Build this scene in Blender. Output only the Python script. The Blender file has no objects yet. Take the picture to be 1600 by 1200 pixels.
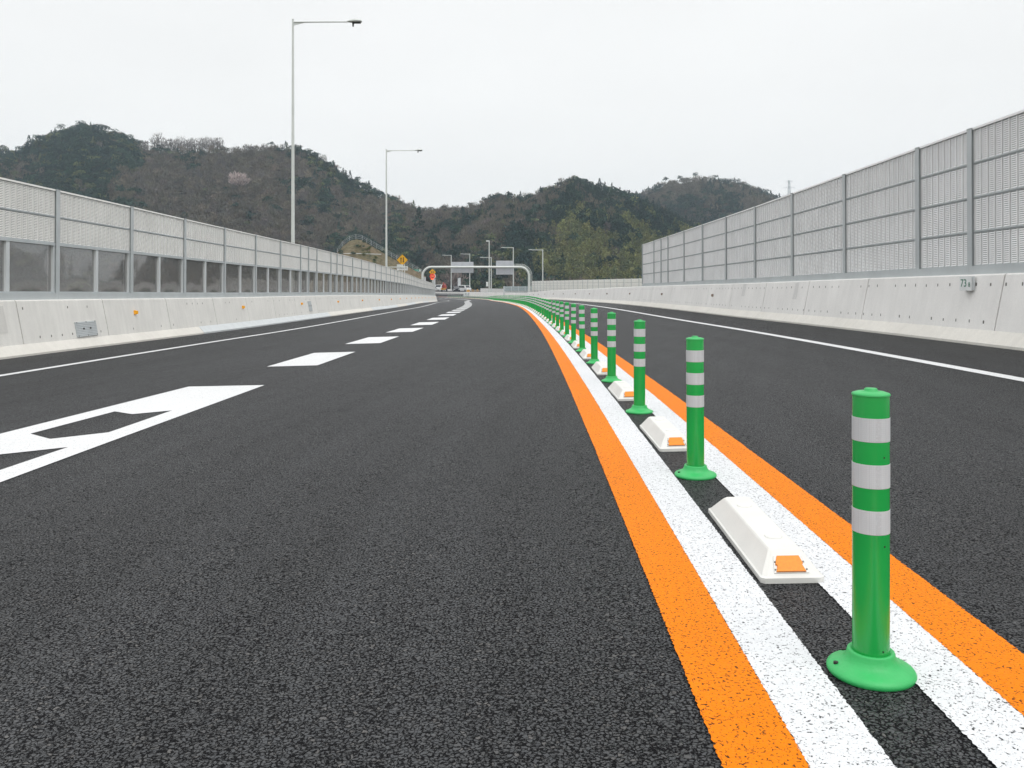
import bpy, math, random
import numpy as np
from mathutils import Vector, Matrix
R = math.radians
random.seed(7); rng = np.random.default_rng(11)
scene = bpy.context.scene
COL = scene.collection

# ------------------------------------------------------------------ camera
F = 1314.0; CX = 800.0; CY = 445.0; CAMZ = 0.9      # focal length and horizon in photo pixels
cd = bpy.data.cameras.new('camera'); cam = bpy.data.objects.new('camera', cd); COL.objects.link(cam)
cam.location = (0, 0, CAMZ); cam.rotation_euler = (R(90), 0, 0)
cd.sensor_width = 36; cd.lens = 36 * F / 1600; cd.shift_y = -(600 - CY) / 1600
cd.clip_start = 0.05; cd.clip_end = 9000
scene.camera = cam

# ------------------------------------------------------------------ world: bright overcast
w = bpy.data.worlds.new('World'); scene.world = w; w.use_nodes = True
nt = w.node_tree; nt.nodes.clear()
out = nt.nodes.new('ShaderNodeOutputWorld'); bg = nt.nodes.new('ShaderNodeBackground')
sky = nt.nodes.new('ShaderNodeTexSky'); sky.sky_type = 'NISHITA'; sky.sun_disc = False
SUN_EL, SUN_AZ = R(58), R(150)       # high, behind and to the right of the camera
sky.sun_elevation = SUN_EL; sky.sun_rotation = SUN_AZ; sky.air_density = 1.5; sky.dust_density = 4
tc = nt.nodes.new('ShaderNodeTexCoord'); sep = nt.nodes.new('ShaderNodeSeparateXYZ')
nt.links.new(tc.outputs['Generated'], sep.inputs[0])
ramp = nt.nodes.new('ShaderNodeValToRGB')
el = ramp.color_ramp.elements
el[0].position = 0.0; el[0].color = (9.8, 9.65, 9.4, 1)
el[1].position = 1.0; el[1].color = (14.2, 14.2, 14.2, 1)
e = el.new(0.10); e.color = (9.4, 9.4, 9.3, 1)
e = el.new(0.34); e.color = (9.15, 9.2, 9.15, 1)
e = el.new(0.55); e.color = (12.8, 12.8, 12.8, 1)
nt.links.new(sep.outputs['Z'], ramp.inputs[0])
mp = nt.nodes.new('ShaderNodeMapping'); mp.inputs['Scale'].default_value = (1, 1, 3)
nt.links.new(tc.outputs['Generated'], mp.inputs[0])
nz = nt.nodes.new('ShaderNodeTexNoise'); nz.inputs['Scale'].default_value = 2.2; nz.inputs['Detail'].default_value = 5
nt.links.new(mp.outputs[0], nz.inputs['Vector'])
mr = nt.nodes.new('ShaderNodeMapRange'); mr.inputs['From Min'].default_value = .3; mr.inputs['From Max'].default_value = .7
mr.inputs['To Min'].default_value = .965; mr.inputs['To Max'].default_value = 1.03
nt.links.new(nz.outputs[0], mr.inputs[0])
mul = nt.nodes.new('ShaderNodeMixRGB'); mul.blend_type = 'MULTIPLY'; mul.inputs[0].default_value = 1
nt.links.new(ramp.outputs[0], mul.inputs[1]); nt.links.new(mr.outputs[0], mul.inputs[2])
mix = nt.nodes.new('ShaderNodeMixRGB'); mix.inputs[0].default_value = 0.97      # cloud cover over the blue sky
nt.links.new(sky.outputs[0], mix.inputs[1]); nt.links.new(mul.outputs[0], mix.inputs[2])
nt.links.new(mix.outputs[0], bg.inputs[0]); bg.inputs[1].default_value = 0.10
nt.links.new(bg.outputs[0], out.inputs[0])
# ------------------------------------------------------------------ sun (through cloud)
sd = bpy.data.lights.new('sun', 'SUN'); sd.energy = 0.9; sd.angle = R(40); sd.color = (1, .98, .95)
so = bpy.data.objects.new('sun', sd); COL.objects.link(so)
so.rotation_euler = (R(90) - SUN_EL, 0, R(180) - SUN_AZ)
scene.view_settings.view_transform = 'Standard'; scene.view_settings.look = 'None'
scene.view_settings.exposure = 0.15; scene.view_settings.gamma = 1.0
scene.render.engine = 'CYCLES'

# ------------------------------------------------------------------ helpers
def tag(o, label=None, cat=None, group=None, kind=None):
    if label: o['label'] = label
    if cat: o['category'] = cat
    if group: o['group'] = group
    if kind: o['kind'] = kind
    return o

def empty(name, loc=(0, 0, 0), rz=0.0):
    o = bpy.data.objects.new(name, None); COL.objects.link(o)
    o.location = loc; o.rotation_euler = (0, 0, rz); o.empty_display_size = .2
    return o

def copy_tree(o, parent=None, parts=True):
    c = o.copy(); COL.objects.link(c); c.parent = parent
    if parts:
        for ch in list(KIDS.get(o.name, [])):
            copy_tree(ch, c)
    return c
KIDS = {}

class MB:
    def __init__(s): s.v = []; s.f = []; s.m = []; s.sm = []
    def add(s, vs, fs, mi=0, smooth=False):
        b = len(s.v); s.v += [tuple(x) for x in vs]
        for f in fs: s.f.append(tuple(b + i for i in f)); s.m.append(mi); s.sm.append(smooth)
    def box(s, x0, x1, y0, y1, z0, z1, mi=0, M=None):
        vs = [Vector((x, y, z)) for z in (z0, z1) for y in (y0, y1) for x in (x0, x1)]
        if M is not None: vs = [M @ v for v in vs]
        s.add(vs, [(0, 2, 3, 1), (4, 5, 7, 6), (0, 1, 5, 4), (2, 6, 7, 3), (0, 4, 6, 2), (1, 3, 7, 5)], mi)
    def lathe(s, prof, n=32, mi=0, c=(0, 0, 0), smooth=True, cap=True):
        vs = []
        for r, z in prof:
            for i in range(n):
                a = 2 * math.pi * i / n; vs.append((c[0] + r * math.cos(a), c[1] + r * math.sin(a), c[2] + z))
        fs = []
        for k in range(len(prof) - 1):
            for i in range(n):
                j = (i + 1) % n; fs.append((k * n + i, k * n + j, (k + 1) * n + j, (k + 1) * n + i))
        s.add(vs, fs, mi, smooth)
        if cap:
            k = len(prof) - 1; s.add(vs[k * n:], [tuple(range(n))], mi)
            s.add(vs[:n], [tuple(reversed(range(n)))], mi)
    def tube(s, path, rad, n=10, mi=0):
        path = [Vector(p) for p in path]
        if not hasattr(rad, '__len__'): rad = [rad] * len(path)
        vs = []; up = None
        for i, p in enumerate(path):
            t = (path[min(i + 1, len(path) - 1)] - path[max(i - 1, 0)]).normalized()
            if up is None:
                up = Vector((0, 1, 0)) if abs(t.y) < .9 else Vector((0, 0, 1))
            a = t.cross(up).normalized(); b = a.cross(t).normalized(); up = b
            for k in range(n):
                g = 2 * math.pi * k / n; vs.append(p + (a * math.cos(g) + b * math.sin(g)) * rad[i])
        fs = []
        for i in range(len(path) - 1):
            for k in range(n):
                j = (k + 1) % n; fs.append((i * n + k, i * n + j, (i + 1) * n + j, (i + 1) * n + k))
        s.add(vs, fs, mi, True)
        s.add(vs[:n], [tuple(range(n))], mi); s.add(vs[-n:], [tuple(reversed(range(n)))], mi)
    def hull(s, bottom, top, mi=0):
        n = len(bottom)
        s.add(list(bottom) + list(top), [tuple(reversed(range(n))), tuple(range(n, 2 * n))] +
              [(i, (i + 1) % n, n + (i + 1) % n, n + i) for i in range(n)], mi)
    def prism(s, pts, y0, y1, mi=0):     # outline in XZ extruded in Y
        s.hull([(x, y0, z) for x, z in pts], [(x, y1, z) for x, z in pts], mi)
    def mesh(s, name, mats):
        me = bpy.data.meshes.new(name); me.from_pydata(s.v, [], s.f)
        if not isinstance(mats, (list, tuple)): mats = [mats]
        for m in mats: me.materials.append(m)
        me.polygons.foreach_set('material_index', s.m); me.polygons.foreach_set('use_smooth', s.sm)
        me.update(); return me
    def build(s, name, mats, parent=None):
        return link(name, s.mesh(name, mats), parent)

def link(name, me, parent=None):
    o = bpy.data.objects.new(name, me); COL.objects.link(o)
    if parent is not None:
        o.parent = parent; KIDS.setdefault(parent.name, []).append(o)
    return o

def bevel(o, wd, seg=2):
    m = o.modifiers.new('bevel', 'BEVEL'); m.width = wd; m.segments = seg; m.limit_method = 'ANGLE'; m.angle_limit = R(30)
    return o

def text_mesh(name, body, size, mat, parent, M, extrude=.001, align='CENTER'):
    cu = bpy.data.curves.new(name, 'FONT'); cu.body = body; cu.size = size; cu.extrude = extrude
    cu.align_x = align; cu.align_y = 'CENTER'
    t = bpy.data.objects.new(name + '_src', cu); COL.objects.link(t)
    dg = bpy.context.evaluated_depsgraph_get(); me = bpy.data.meshes.new_from_object(t.evaluated_get(dg))
    bpy.data.objects.remove(t); me.transform(M); me.materials.clear(); me.materials.append(mat)
    return link(name, me, parent)

# ------------------------------------------------------------------ materials
def nodes(m): m.use_nodes = True; return m.node_tree.nodes, m.node_tree.links
def bsdf(m): return m.node_tree.nodes['Principled BSDF']
def simple(name, col, rough=.6, metal=0, var=.12, vs=6.0, bump=0.0, bs=60, emit=None, spec=.5, coat=0):
    m = bpy.data.materials.new(name); N, L = nodes(m); b = bsdf(m)
    b.inputs['Roughness'].default_value = rough; b.inputs['Metallic'].default_value = metal
    b.inputs['Specular IOR Level'].default_value = spec; b.inputs['Coat Weight'].default_value = coat
    g = N.new('ShaderNodeNewGeometry')
    n = N.new('ShaderNodeTexNoise'); n.inputs['Scale'].default_value = vs; n.inputs['Detail'].default_value = 6
    L.new(g.outputs['Position'], n.inputs['Vector'])
    r = N.new('ShaderNodeMapRange'); r.inputs['From Min'].default_value = .3; r.inputs['From Max'].default_value = .7
    r.inputs['To Min'].default_value = 1 - var; r.inputs['To Max'].default_value = 1 + var * .6
    L.new(n.outputs[0], r.inputs[0])
    x = N.new('ShaderNodeMixRGB'); x.blend_type = 'MULTIPLY'; x.inputs[0].default_value = 1; x.inputs[1].default_value = (*col, 1)
    L.new(r.outputs[0], x.inputs[2]); L.new(x.outputs[0], b.inputs['Base Color'])
    if bump:
        n2 = N.new('ShaderNodeTexNoise'); n2.inputs['Scale'].default_value = bs; n2.inputs['Detail'].default_value = 4
        L.new(g.outputs['Position'], n2.inputs['Vector'])
        bp = N.new('ShaderNodeBump'); bp.inputs['Strength'].default_value = bump; bp.inputs['Distance'].default_value = .01
        L.new(n2.outputs[0], bp.inputs['Height']); L.new(bp.outputs[0], b.inputs['Normal'])
    if emit:
        b.inputs['Emission Color'].default_value = (*emit[:3], 1); b.inputs['Emission Strength'].default_value = emit[3]
    return m

def math_node(N, L, op, a, b=None, c=None):
    n = N.new('ShaderNodeMath'); n.operation = op
    for i, x in enumerate((a, b, c)):
        if x is None: continue
        if isinstance(x, (int, float)): n.inputs[i].default_value = x
        else: L.new(x, n.inputs[i])
    return n.outputs[0]
def maprange(N, L, x, a, b, c, d):
    n = N.new('ShaderNodeMapRange')
    for i, q in enumerate((a, b, c, d)): n.inputs[i + 1].default_value = q
    L.new(x, n.inputs[0]); return n.outputs[0]
def mixc(N, L, f, a, b, mode='MIX'):
    n = N.new('ShaderNodeMixRGB'); n.blend_type = mode
    for i, x in enumerate((f, a, b)):
        if isinstance(x, (int, float)): n.inputs[i].default_value = x
        elif isinstance(x, tuple): n.inputs[i].default_value = (*x, 1)
        else: L.new(x, n.inputs[i])
    return n.outputs[0]

def aggregate(name, paint=None, thr=.3):
    """porous asphalt: rounded stones, the shade in the voids painted as dark colour; with paint the stones are coated and the deep voids stay dark"""
    m = bpy.data.materials.new(name); N, L = nodes(m); b = bsdf(m)
    g = N.new('ShaderNodeNewGeometry').outputs['Position']
    warp = N.new('ShaderNodeTexNoise'); warp.inputs['Scale'].default_value = 60; warp.inputs['Detail'].default_value = 2; L.new(g, warp.inputs['Vector'])
    wv = N.new('ShaderNodeVectorMath'); wv.operation = 'MULTIPLY_ADD'; L.new(warp.outputs['Color'], wv.inputs[0]); wv.inputs[1].default_value = (.018, .018, 0); L.new(g, wv.inputs[2])
    v = N.new('ShaderNodeTexVoronoi'); v.inputs['Scale'].default_value = 102; L.new(wv.outputs[0], v.inputs['Vector'])
    ve = N.new('ShaderNodeTexVoronoi'); ve.feature = 'DISTANCE_TO_EDGE'; ve.inputs['Scale'].default_value = 102; L.new(wv.outputs[0], ve.inputs['Vector'])
    n1 = N.new('ShaderNodeTexNoise'); n1.inputs['Scale'].default_value = 40; n1.inputs['Detail'].default_value = 4; L.new(g, n1.inputs['Vector'])
    big = N.new('ShaderNodeTexNoise'); big.inputs['Scale'].default_value = .55; big.inputs['Detail'].default_value = 5; L.new(g, big.inputs['Vector'])
    # streaks that follow the paver's passes
    mpn = N.new('ShaderNodeMapping'); mpn.inputs['Scale'].default_value = (2.2, .07, 1); L.new(g, mpn.inputs[0])
    st = N.new('ShaderNodeTexNoise'); st.inputs['Scale'].default_value = 1; st.inputs['Detail'].default_value = 4; L.new(mpn.outputs[0], st.inputs['Vector'])
    sepc = N.new('ShaderNodeSeparateColor'); L.new(v.outputs['Color'], sepc.inputs[0])
    low = maprange(N, L, sepc.outputs[0], 0, 1, 0, 1)                      # each stone sits at its own height
    nv_ = N.new('ShaderNodeTexNoise'); nv_.inputs['Scale'].default_value = 135; nv_.inputs['Detail'].default_value = 3; nv_.inputs['Roughness'].default_value = .6; L.new(g, nv_.inputs['Vector'])
    wid = maprange(N, L, nv_.outputs[0], .42, .75, -.05, .30)                # crevices open up irregularly
    edge = maprange(N, L, math_node(N, L, 'SUBTRACT', ve.outputs['Distance'], wid), -.02, .16, 0, 1)
    void = math_node(N, L, 'MULTIPLY', edge, maprange(N, L, math_node(N, L, 'ADD', low, maprange(N, L, nv_.outputs[0], .3, .7, 0, .6)), .1, .5, .45, 1))
    if paint is None:
        stone = mixc(N, L, sepc.outputs[1], (.036, .039, .0435), (.052, .0535, .0555))
        stone = mixc(N, L, maprange(N, L, sepc.outputs[2], .9, 1, 0, .6), stone, (.12, .112, .104))
        col = mixc(N, L, maprange(N, L, void, .1, .7, 0, 1), (.008, .008, .009), stone)  # shade between the stones is put into the colour as near-black
        col = mixc(N, L, 1.0, col, maprange(N, L, big.outputs[0], .3, .7, .86, 1.14), 'MULTIPLY')
        col = mixc(N, L, 1.0, col, maprange(N, L, st.outputs[0], .3, .7, .80, 1.20), 'MULTIPLY')
        b.inputs['Roughness'].default_value = .55; L.new(maprange(N, L, void, .1, .8, .02, .5), b.inputs['Specular IOR Level'])
        bs, bd = .9, .006
    else:
        n3 = N.new('ShaderNodeTexNoise'); n3.inputs['Scale'].default_value = 120; n3.inputs['Detail'].default_value = 3; L.new(g, n3.inputs['Vector'])
        k = math_node(N, L, 'ADD', void, maprange(N, L, n3.outputs[0], .3, .7, -.25, .32))
        col = mixc(N, L, maprange(N, L, n1.outputs[0], .3, .7, 0, 1), tuple(c * .92 for c in paint), paint)
        col = mixc(N, L, maprange(N, L, k, thr - .12, thr + .02, 0, 1), tuple(.006 + .04 * c for c in paint), col)
        col = mixc(N, L, 1.0, col, maprange(N, L, big.outputs[0], .3, .7, .94, 1.03), 'MULTIPLY')
        b.inputs['Roughness'].default_value = .6; b.inputs['Specular IOR Level'].default_value = .12
        bs, bd = .45, .0035
    L.new(col, b.inputs['Base Color'])
    h = math_node(N, L, 'ADD', math_node(N, L, 'MULTIPLY', void, 1.0), math_node(N, L, 'MULTIPLY', v.outputs['Distance'], -.35))
    bp = N.new('ShaderNodeBump'); bp.inputs['Strength'].default_value = bs; bp.inputs['Distance'].default_value = bd
    L.new(h, bp.inputs['Height']); L.new(bp.outputs[0], b.inputs['Normal'])
    return m

def concrete_mat(name, col, streak=.06):
    m = bpy.data.materials.new(name); N, L = nodes(m); b = bsdf(m)
    g = N.new('ShaderNodeNewGeometry').outputs['Position']
    n1 = N.new('ShaderNodeTexNoise'); n1.inputs['Scale'].default_value = 1.1; n1.inputs['Detail'].default_value = 6; L.new(g, n1.inputs['Vector'])
    mpn = N.new('ShaderNodeMapping'); mpn.inputs['Scale'].default_value = (5, 5, .5); L.new(g, mpn.inputs[0])
    n2 = N.new('ShaderNodeTexNoise'); n2.inputs['Scale'].default_value = 1.6; n2.inputs['Detail'].default_value = 5; L.new(mpn.outputs[0], n2.inputs['Vector'])
    n3 = N.new('ShaderNodeTexNoise'); n3.inputs['Scale'].default_value = 55; n3.inputs['Detail'].default_value = 3; L.new(g, n3.inputs['Vector'])
    v = N.new('ShaderNodeTexVoronoi'); v.inputs['Scale'].default_value = 9; L.new(g, v.inputs['Vector'])
    c = mixc(N, L, 1.0, col, maprange(N, L, n1.outputs[0], .3, .7, .94, 1.04), 'MULTIPLY')
    c = mixc(N, L, 1.0, c, maprange(N, L, n2.outputs[0], .3, .7, 1 - streak, 1 + streak * .6), 'MULTIPLY')
    c = mixc(N, L, 1.0, c, maprange(N, L, n3.outputs[0], .3, .7, .95, 1.04), 'MULTIPLY')
    c = mixc(N, L, maprange(N, L, v.outputs['Distance'], 0.0, .05, .45, 0), c, tuple(x * .45 for x in col))   # air holes
    L.new(c, b.inputs['Base Color']); b.inputs['Roughness'].default_value = .8; b.inputs['Specular IOR Level'].default_value = .3
    bp = N.new('ShaderNodeBump'); bp.inputs['Strength'].default_value = .25; bp.inputs['Distance'].default_value = .004
    L.new(n3.outputs[0], bp.inputs['Height']); L.new(bp.outputs[0], b.inputs['Normal'])
    return m

M_ASPH = aggregate('asphalt'); M_WHITE = aggregate('white_paint', (.74, .755, .775), .02); M_ORANGE = aggregate('orange_paint', (.86, .22, .0), .05)
M_CONC = concrete_mat('concrete', (.74, .73, .695)); M_CONC_R = concrete_mat('concrete_right', (.80, .79, .77), .04)
M_FOOT = concrete_mat('concrete_foot', (.70, .68, .63), .05)
M_JOINT = simple('joint_sealant', (.16, .155, .145), .9)
M_GALV = simple('galvanised_steel', (.47, .505, .515), .5, .1, .08, 3.0)
M_GALV_L = simple('galvanised_steel_light', (.60, .63, .64), .5, .1, .07, 3.0)
M_PANEL = simple('panel_aluminium', (.90, .91, .91), .5, .0, .07, 1.3)
M_PANEL_L = simple('panel_aluminium_matt', (.86, .86, .83), .55, .0, .07, 1.3)
M_PANELBACK = simple('panel_shadow_liner', (.13, .135, .14), .8, 0, .1, 2)  # dark backing colour paints the shade seen in the louvre slits
M_POLE = simple('pole_paint', (.60, .63, .61), .35, .2, .06, 2.0)
M_DARK = simple('dark_plastic', (.02, .021, .022), .4)
M_GREEN = simple('green_urethane', (.014, .34, .065), .24, 0, .10, 5.0, spec=.45)
M_GREENB = simple('green_base', (.035, .43, .115), .45, 0, .10, 9.0, .12, 90)
M_BLOCK = simple('white_resin', (.68, .68, .65), .5, 0, .05, 7.0, .05, 60)
M_AMBER = simple('amber_lens', (.80, .24, .006), .3, 0, .12, 120, emit=None)
M_AMBERB = simple('amber_reflector', (.95, .42, .01), .35, 0, .1, 30)
M_BEZEL = simple('bezel', (.5, .5, .48), .35, .6)
M_SIGNW = simple('sign_white', (.74, .76, .76), .45)
M_SIGNY = simple('sign_yellow', (.72, .38, .01), .45)
M_SIGNBACK = simple('sign_back', (.52, .54, .58), .45, .3, .05, 2)
M_BLACK = simple('black_marking', (.015, .012, .01), .6)
M_KMGREEN = simple('sign_green', (.01, .16, .09), .5)
M_RED = simple('red_paint', (.45, .06, .04), .45)
M_LEDRED = simple('led_red', (.5, .03, .02), .4, emit=(1, .06, .03, .55))
M_LEDORG = simple('led_orange', (.9, .2, .05), .4, emit=(1, .2, .05, .7))
M_CARDARK = simple('car_dark', (.012, .017, .028), .2, .2, coat=.6)
M_CARWHITE = simple('car_white', (.75, .76, .76), .25, coat=.5)
M_GLASS_D = simple('car_glass', (.02, .025, .03), .08)
M_TYRE = simple('tyre', (.015, .015, .015), .8)
M_YELLOW = simple('machine_yellow', (.62, .33, .05), .5)

def band_mat():
    m = bpy.data.materials.new('reflective_sheet'); N, L = nodes(m); b = bsdf(m)
    g = N.new('ShaderNodeTexCoord').outputs['Object']
    v = N.new('ShaderNodeTexVoronoi'); v.feature = 'DISTANCE_TO_EDGE'; v.inputs['Scale'].default_value = 230; v.inputs['Randomness'].default_value = .15
    L.new(g, v.inputs['Vector'])
    n = N.new('ShaderNodeTexNoise'); n.inputs['Scale'].default_value = 12; L.new(g, n.inputs['Vector'])
    c = mixc(N, L, maprange(N, L, v.outputs['Distance'], 0, .12, 0, 1), (.48, .505, .525), (.55, .58, .60))
    c = mixc(N, L, 1.0, c, maprange(N, L, n.outputs[0], .3, .7, .96, 1.03), 'MULTIPLY')
    L.new(c, b.inputs['Base Color']); b.inputs['Roughness'].default_value = .55; b.inputs['Specular IOR Level'].default_value = .12
    return m
M_BAND = band_mat()

def pane_mat():
    m = bpy.data.materials.new('tinted_pane'); N, L = nodes(m); N.remove(bsdf(m)); o = N['Material Output']
    fr = N.new('ShaderNodeFresnel'); fr.inputs[0].default_value = 1.62
    tr = N.new('ShaderNodeBsdfTransparent'); tr.inputs[0].default_value = (.62, .61, .59, 1)
    df = N.new('ShaderNodeBsdfDiffuse'); df.inputs[0].default_value = (.235, .228, .222, 1)
    gl = N.new('ShaderNodeBsdfGlossy'); gl.inputs['Roughness'].default_value = .07
    a = N.new('ShaderNodeMixShader'); a.inputs[0].default_value = .48; L.new(tr.outputs[0], a.inputs[1]); L.new(df.outputs[0], a.inputs[2])
    g = N.new('ShaderNodeNewGeometry').outputs['Position']
    n = N.new('ShaderNodeTexNoise'); n.inputs['Scale'].default_value = 1.6; n.inputs['Detail'].default_value = 1; L.new(g, n.inputs['Vector'])
    bp = N.new('ShaderNodeBump'); bp.inputs['Strength'].default_value = .5; bp.inputs['Distance'].default_value = .012; L.new(n.outputs[0], bp.inputs['Height'])
    L.new(bp.outputs[0], gl.inputs['Normal'])
    b = N.new('ShaderNodeMixShader'); L.new(math_node(N, L, 'MULTIPLY', fr.outputs[0], .22), b.inputs[0]); L.new(a.outputs[0], b.inputs[1]); L.new(gl.outputs[0], b.inputs[2])
    L.new(b.outputs[0], o.inputs[0]); return m
M_PANE = pane_mat()

def soil_mat(name, a, b_, sc, bump=.6):
    m = bpy.data.materials.new(name); N, L = nodes(m); b = bsdf(m)
    g = N.new('ShaderNodeNewGeometry').outputs['Position']
    n = N.new('ShaderNodeTexNoise'); n.inputs['Scale'].default_value = sc; n.inputs['Detail'].default_value = 9; L.new(g, n.inputs['Vector'])
    n2 = N.new('ShaderNodeTexNoise'); n2.inputs['Scale'].default_value = sc * 9; n2.inputs['Detail'].default_value = 6; L.new(g, n2.inputs['Vector'])
    c = mixc(N, L, maprange(N, L, n.outputs[0], .35, .65, 0, 1), a, b_)
    c = mixc(N, L, 1.0, c, maprange(N, L, n2.outputs[0], .3, .7, .6, 1.3), 'MULTIPLY')
    L.new(c, b.inputs['Base Color']); b.inputs['Roughness'].default_value = .95; b.inputs['Specular IOR Level'].default_value = .1
    bp = N.new('ShaderNodeBump'); bp.inputs['Strength'].default_value = bump; bp.inputs['Distance'].default_value = .5
    L.new(n2.outputs[0], bp.inputs['Height']); L.new(bp.outputs[0], b.inputs['Normal']); return m
M_SOIL = soil_mat('forest_floor', (.035, .032, .024), (.06, .045, .034), .08)
M_GROUND = soil_mat('ground_grass', (.05, .06, .028), (.10, .085, .05), .05)
M_MOUND = soil_mat('dry_grass', (.17, .125, .085), (.12, .11, .065), .16)

def leaf_mat(name):
    m = bpy.data.materials.new(name); N, L = nodes(m); b = bsdf(m)
    a = N.new('ShaderNodeAttribute'); a.attribute_name = 'leafcol'
    L.new(a.outputs['Color'], b.inputs['Base Color']); b.inputs['Roughness'].default_value = .8; b.inputs['Specular IOR Level'].default_value = .15
    return m
M_LEAF = leaf_mat('foliage')
M_BARK = simple('bark', (.11, .095, .08), .9, 0, .3, 3)

# ------------------------------------------------------------------ the road: an alignment with its own bend, fall and banking
SK = np.array([-5, 8, 20, 32, 44, 58, 72, 90, 110, 140., 165., 200., 235., 300.])
KK = np.array([-0.000125, -0.000854, -0.000914, -0.001014, -0.000927, -0.001188, -0.001084, -0.000455, 0.001644, -0.001242, -0.0062, -.0062, -.004, -.002])
GG = np.array([0.010565, -0.007071, -0.013176, -0.006691, -0.008824, -0.013022, -0.011386, -0.01364, -0.015508, -0.014599, -0.00886, -.001, .011, .01])
TK = np.array([-5, 30, 60, 100.]); TL = np.array([0.029764, 0.026407, 0.029594, 0.027286]); TR = np.array([0.01223, 0.031677, 0.032821, 0.04116])
SS = np.arange(-5, 240, .5); _k = np.interp(SS, SK, KK); _g = np.interp(SS, SK, GG)
def _cum(a): return np.concatenate([[0], np.cumsum(a)])
TH = _cum((_k[1:] + _k[:-1]) / 2 * .5); TH = TH - TH[10] + 0.021872
XX = _cum(np.sin((TH[1:] + TH[:-1]) / 2) * .5); XX = XX - XX[10] + 0.782084
YY = _cum(np.cos((TH[1:] + TH[:-1]) / 2) * .5); YY = YY - YY[10]
ZZ = _cum((_g[1:] + _g[:-1]) / 2 * .5); ZZ = ZZ - ZZ[10]
def P(s, d, h=0.0):
    th = np.interp(s, SS, TH); t = np.interp(s, TK, TL if d < 0 else TR)
    return Vector((np.interp(s, SS, XX) + d * math.cos(th), np.interp(s, SS, YY) - d * math.sin(th), np.interp(s, SS, ZZ) + t * d + h))
def head(s): return float(np.interp(s, SS, TH))
def sgrid(a, b, near=.5, far=2.5):
    o = [a]
    while o[-1] < b: o.append(o[-1] + (near if o[-1] < 20 else far))
    o[-1] = b; return o
D_OL, D_WOL, D_WL, D_WR, D_WOR, D_OR = -.421, -.260, -.103, .079, .234, .401
D_DR, D_DL, D_LL, D_LW, D_RL, D_RW = -3.469, -4.12, -7.463, -9.376, 3.571, 5.369

def strip(mb, d0, d1, s0, s1, h, cols=1, mi=0, jit=0.0, near=.5):
    ss = sgrid(s0, s1, near); vs = []
    for s in ss:
        for k in range(cols + 1):
            d = d0 + (d1 - d0) * k / cols
            j = random.uniform(-jit, jit) if k in (0, cols) and s < 9 else 0
            vs.append(P(s, d + j, h))
    n = cols + 1
    mb.add(vs, [(i * n + k, i * n + k + 1, (i + 1) * n + k + 1, (i + 1) * n + k) for i in range(len(ss) - 1) for k in range(cols)], mi)

mb = MB()
strip(mb, -10.2, -5, -4, 236, 0, 5); strip(mb, -5, 0, -4, 236, 0, 5); strip(mb, 0, 6.3, -4, 236, 0, 6)
road = tag(mb.build('road', M_ASPH), kind='structure')
def mark(name, mb, mat): return tag(mb.build(name, mat, road))
def jstrip(d0, d1, s0, s1, jit=.0022):
    m = MB(); a = [s0]
    while a[-1] < s1: a.append(a[-1] + ((.006 if abs(d0) < 1 else .012) if a[-1] < 4.5 else .06 if a[-1] < 14 else 1.5))
    a[-1] = s1; vs = []
    for s in a:
        j = jit if s < 14 else 0
        vs += [P(s, d0 + random.uniform(-j, j), .004), P(s, d1 + random.uniform(-j, j), .004)]
    m.add(vs, [(2 * i, 2 * i + 1, 2 * i + 3, 2 * i + 2) for i in range(len(a) - 1)]); return m
mark('orange_line', jstrip(D_OL, D_WOL, -1, 236), M_ORANGE); mark('white_line', jstrip(D_WOL, D_WL, -1, 236), M_WHITE)
mark('white_line', jstrip(D_WR, D_WOR, -1, 236), M_WHITE); mark('orange_line', jstrip(D_WOR, D_OR, -1, 236), M_ORANGE)
M_LINE = aggregate('line_paint', (.74, .75, .755), -.06)
mark('edge_line', jstrip(D_LL, D_LL + .15, -2, 236), M_LINE); mark('edge_line', jstrip(D_RL - .07, D_RL + .09, -2, 236), M_LINE)
s = 10.7
while s < 225:
    mark('lane_dash', jstrip(D_DL, D_DR, s, s + 2.45), M_LINE); s += 4.75
# big hollow marking on the divider (outline with hexagonal openings)
def flat_poly(name, outer_quads, h=.004):
    m = MB()
    for q in outer_quads: m.add([P(s, d, h) for s, d in q], [tuple(range(len(q)))])
    return mark(name, m, M_LINE)
LO = lambda s: -4.23 - (8.47 - s) * .068 if s > 4 else -4.53     # left outer edge
RO = -3.44
flat_poly('hollow_marking', [
    [(8.47, LO(8.47)), (8.42, RO), (6.67, -3.638), (6.51, -3.885), (6.70, -4.116)],
    [(8.47, LO(8.47)), (6.70, -4.116), (5.67, -4.19), (5.6, LO(5.6))],
    [(8.42, RO), (5.5, RO), (5.64, -3.635), (6.67, -3.638)],
    [(5.6, LO(5.6)), (5.67, -4.19), (5.43, -3.916), (4.92, -3.925), (5.10, -4.26), (4.9, LO(4.9))],
    [(5.43, -3.916), (5.64, -3.635), (5.5, RO), (5.0, RO), (5.11, -3.621), (4.92, -3.925)],
    [(5.0, RO), (4.1, RO), (4.1, -3.64), (5.11, -3.621)],
    [(4.9, LO(4.9)), (5.10, -4.26), (4.1, -4.28), (4.1, LO(4.1))],
    [(4.1, LO(4.1)), (4.1, RO), (3.0, RO), (3.0, LO(4.1))]])

# ------------------------------------------------------------------ terrain base
def ground_z(x, y): return -4.5
mb = MB(); n = 24
xs = np.linspace(-3500, 3500, n); ys = np.linspace(-600, 5000, n)
mb.add([(x, y, -4.5) for y in ys for x in xs], [(i * n + j, i * n + j + 1, (i + 1) * n + j + 1, (i + 1) * n + j) for i in range(n - 1) for j in range(n - 1)])
tag(mb.build('ground', M_GROUND), kind='structure')
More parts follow.
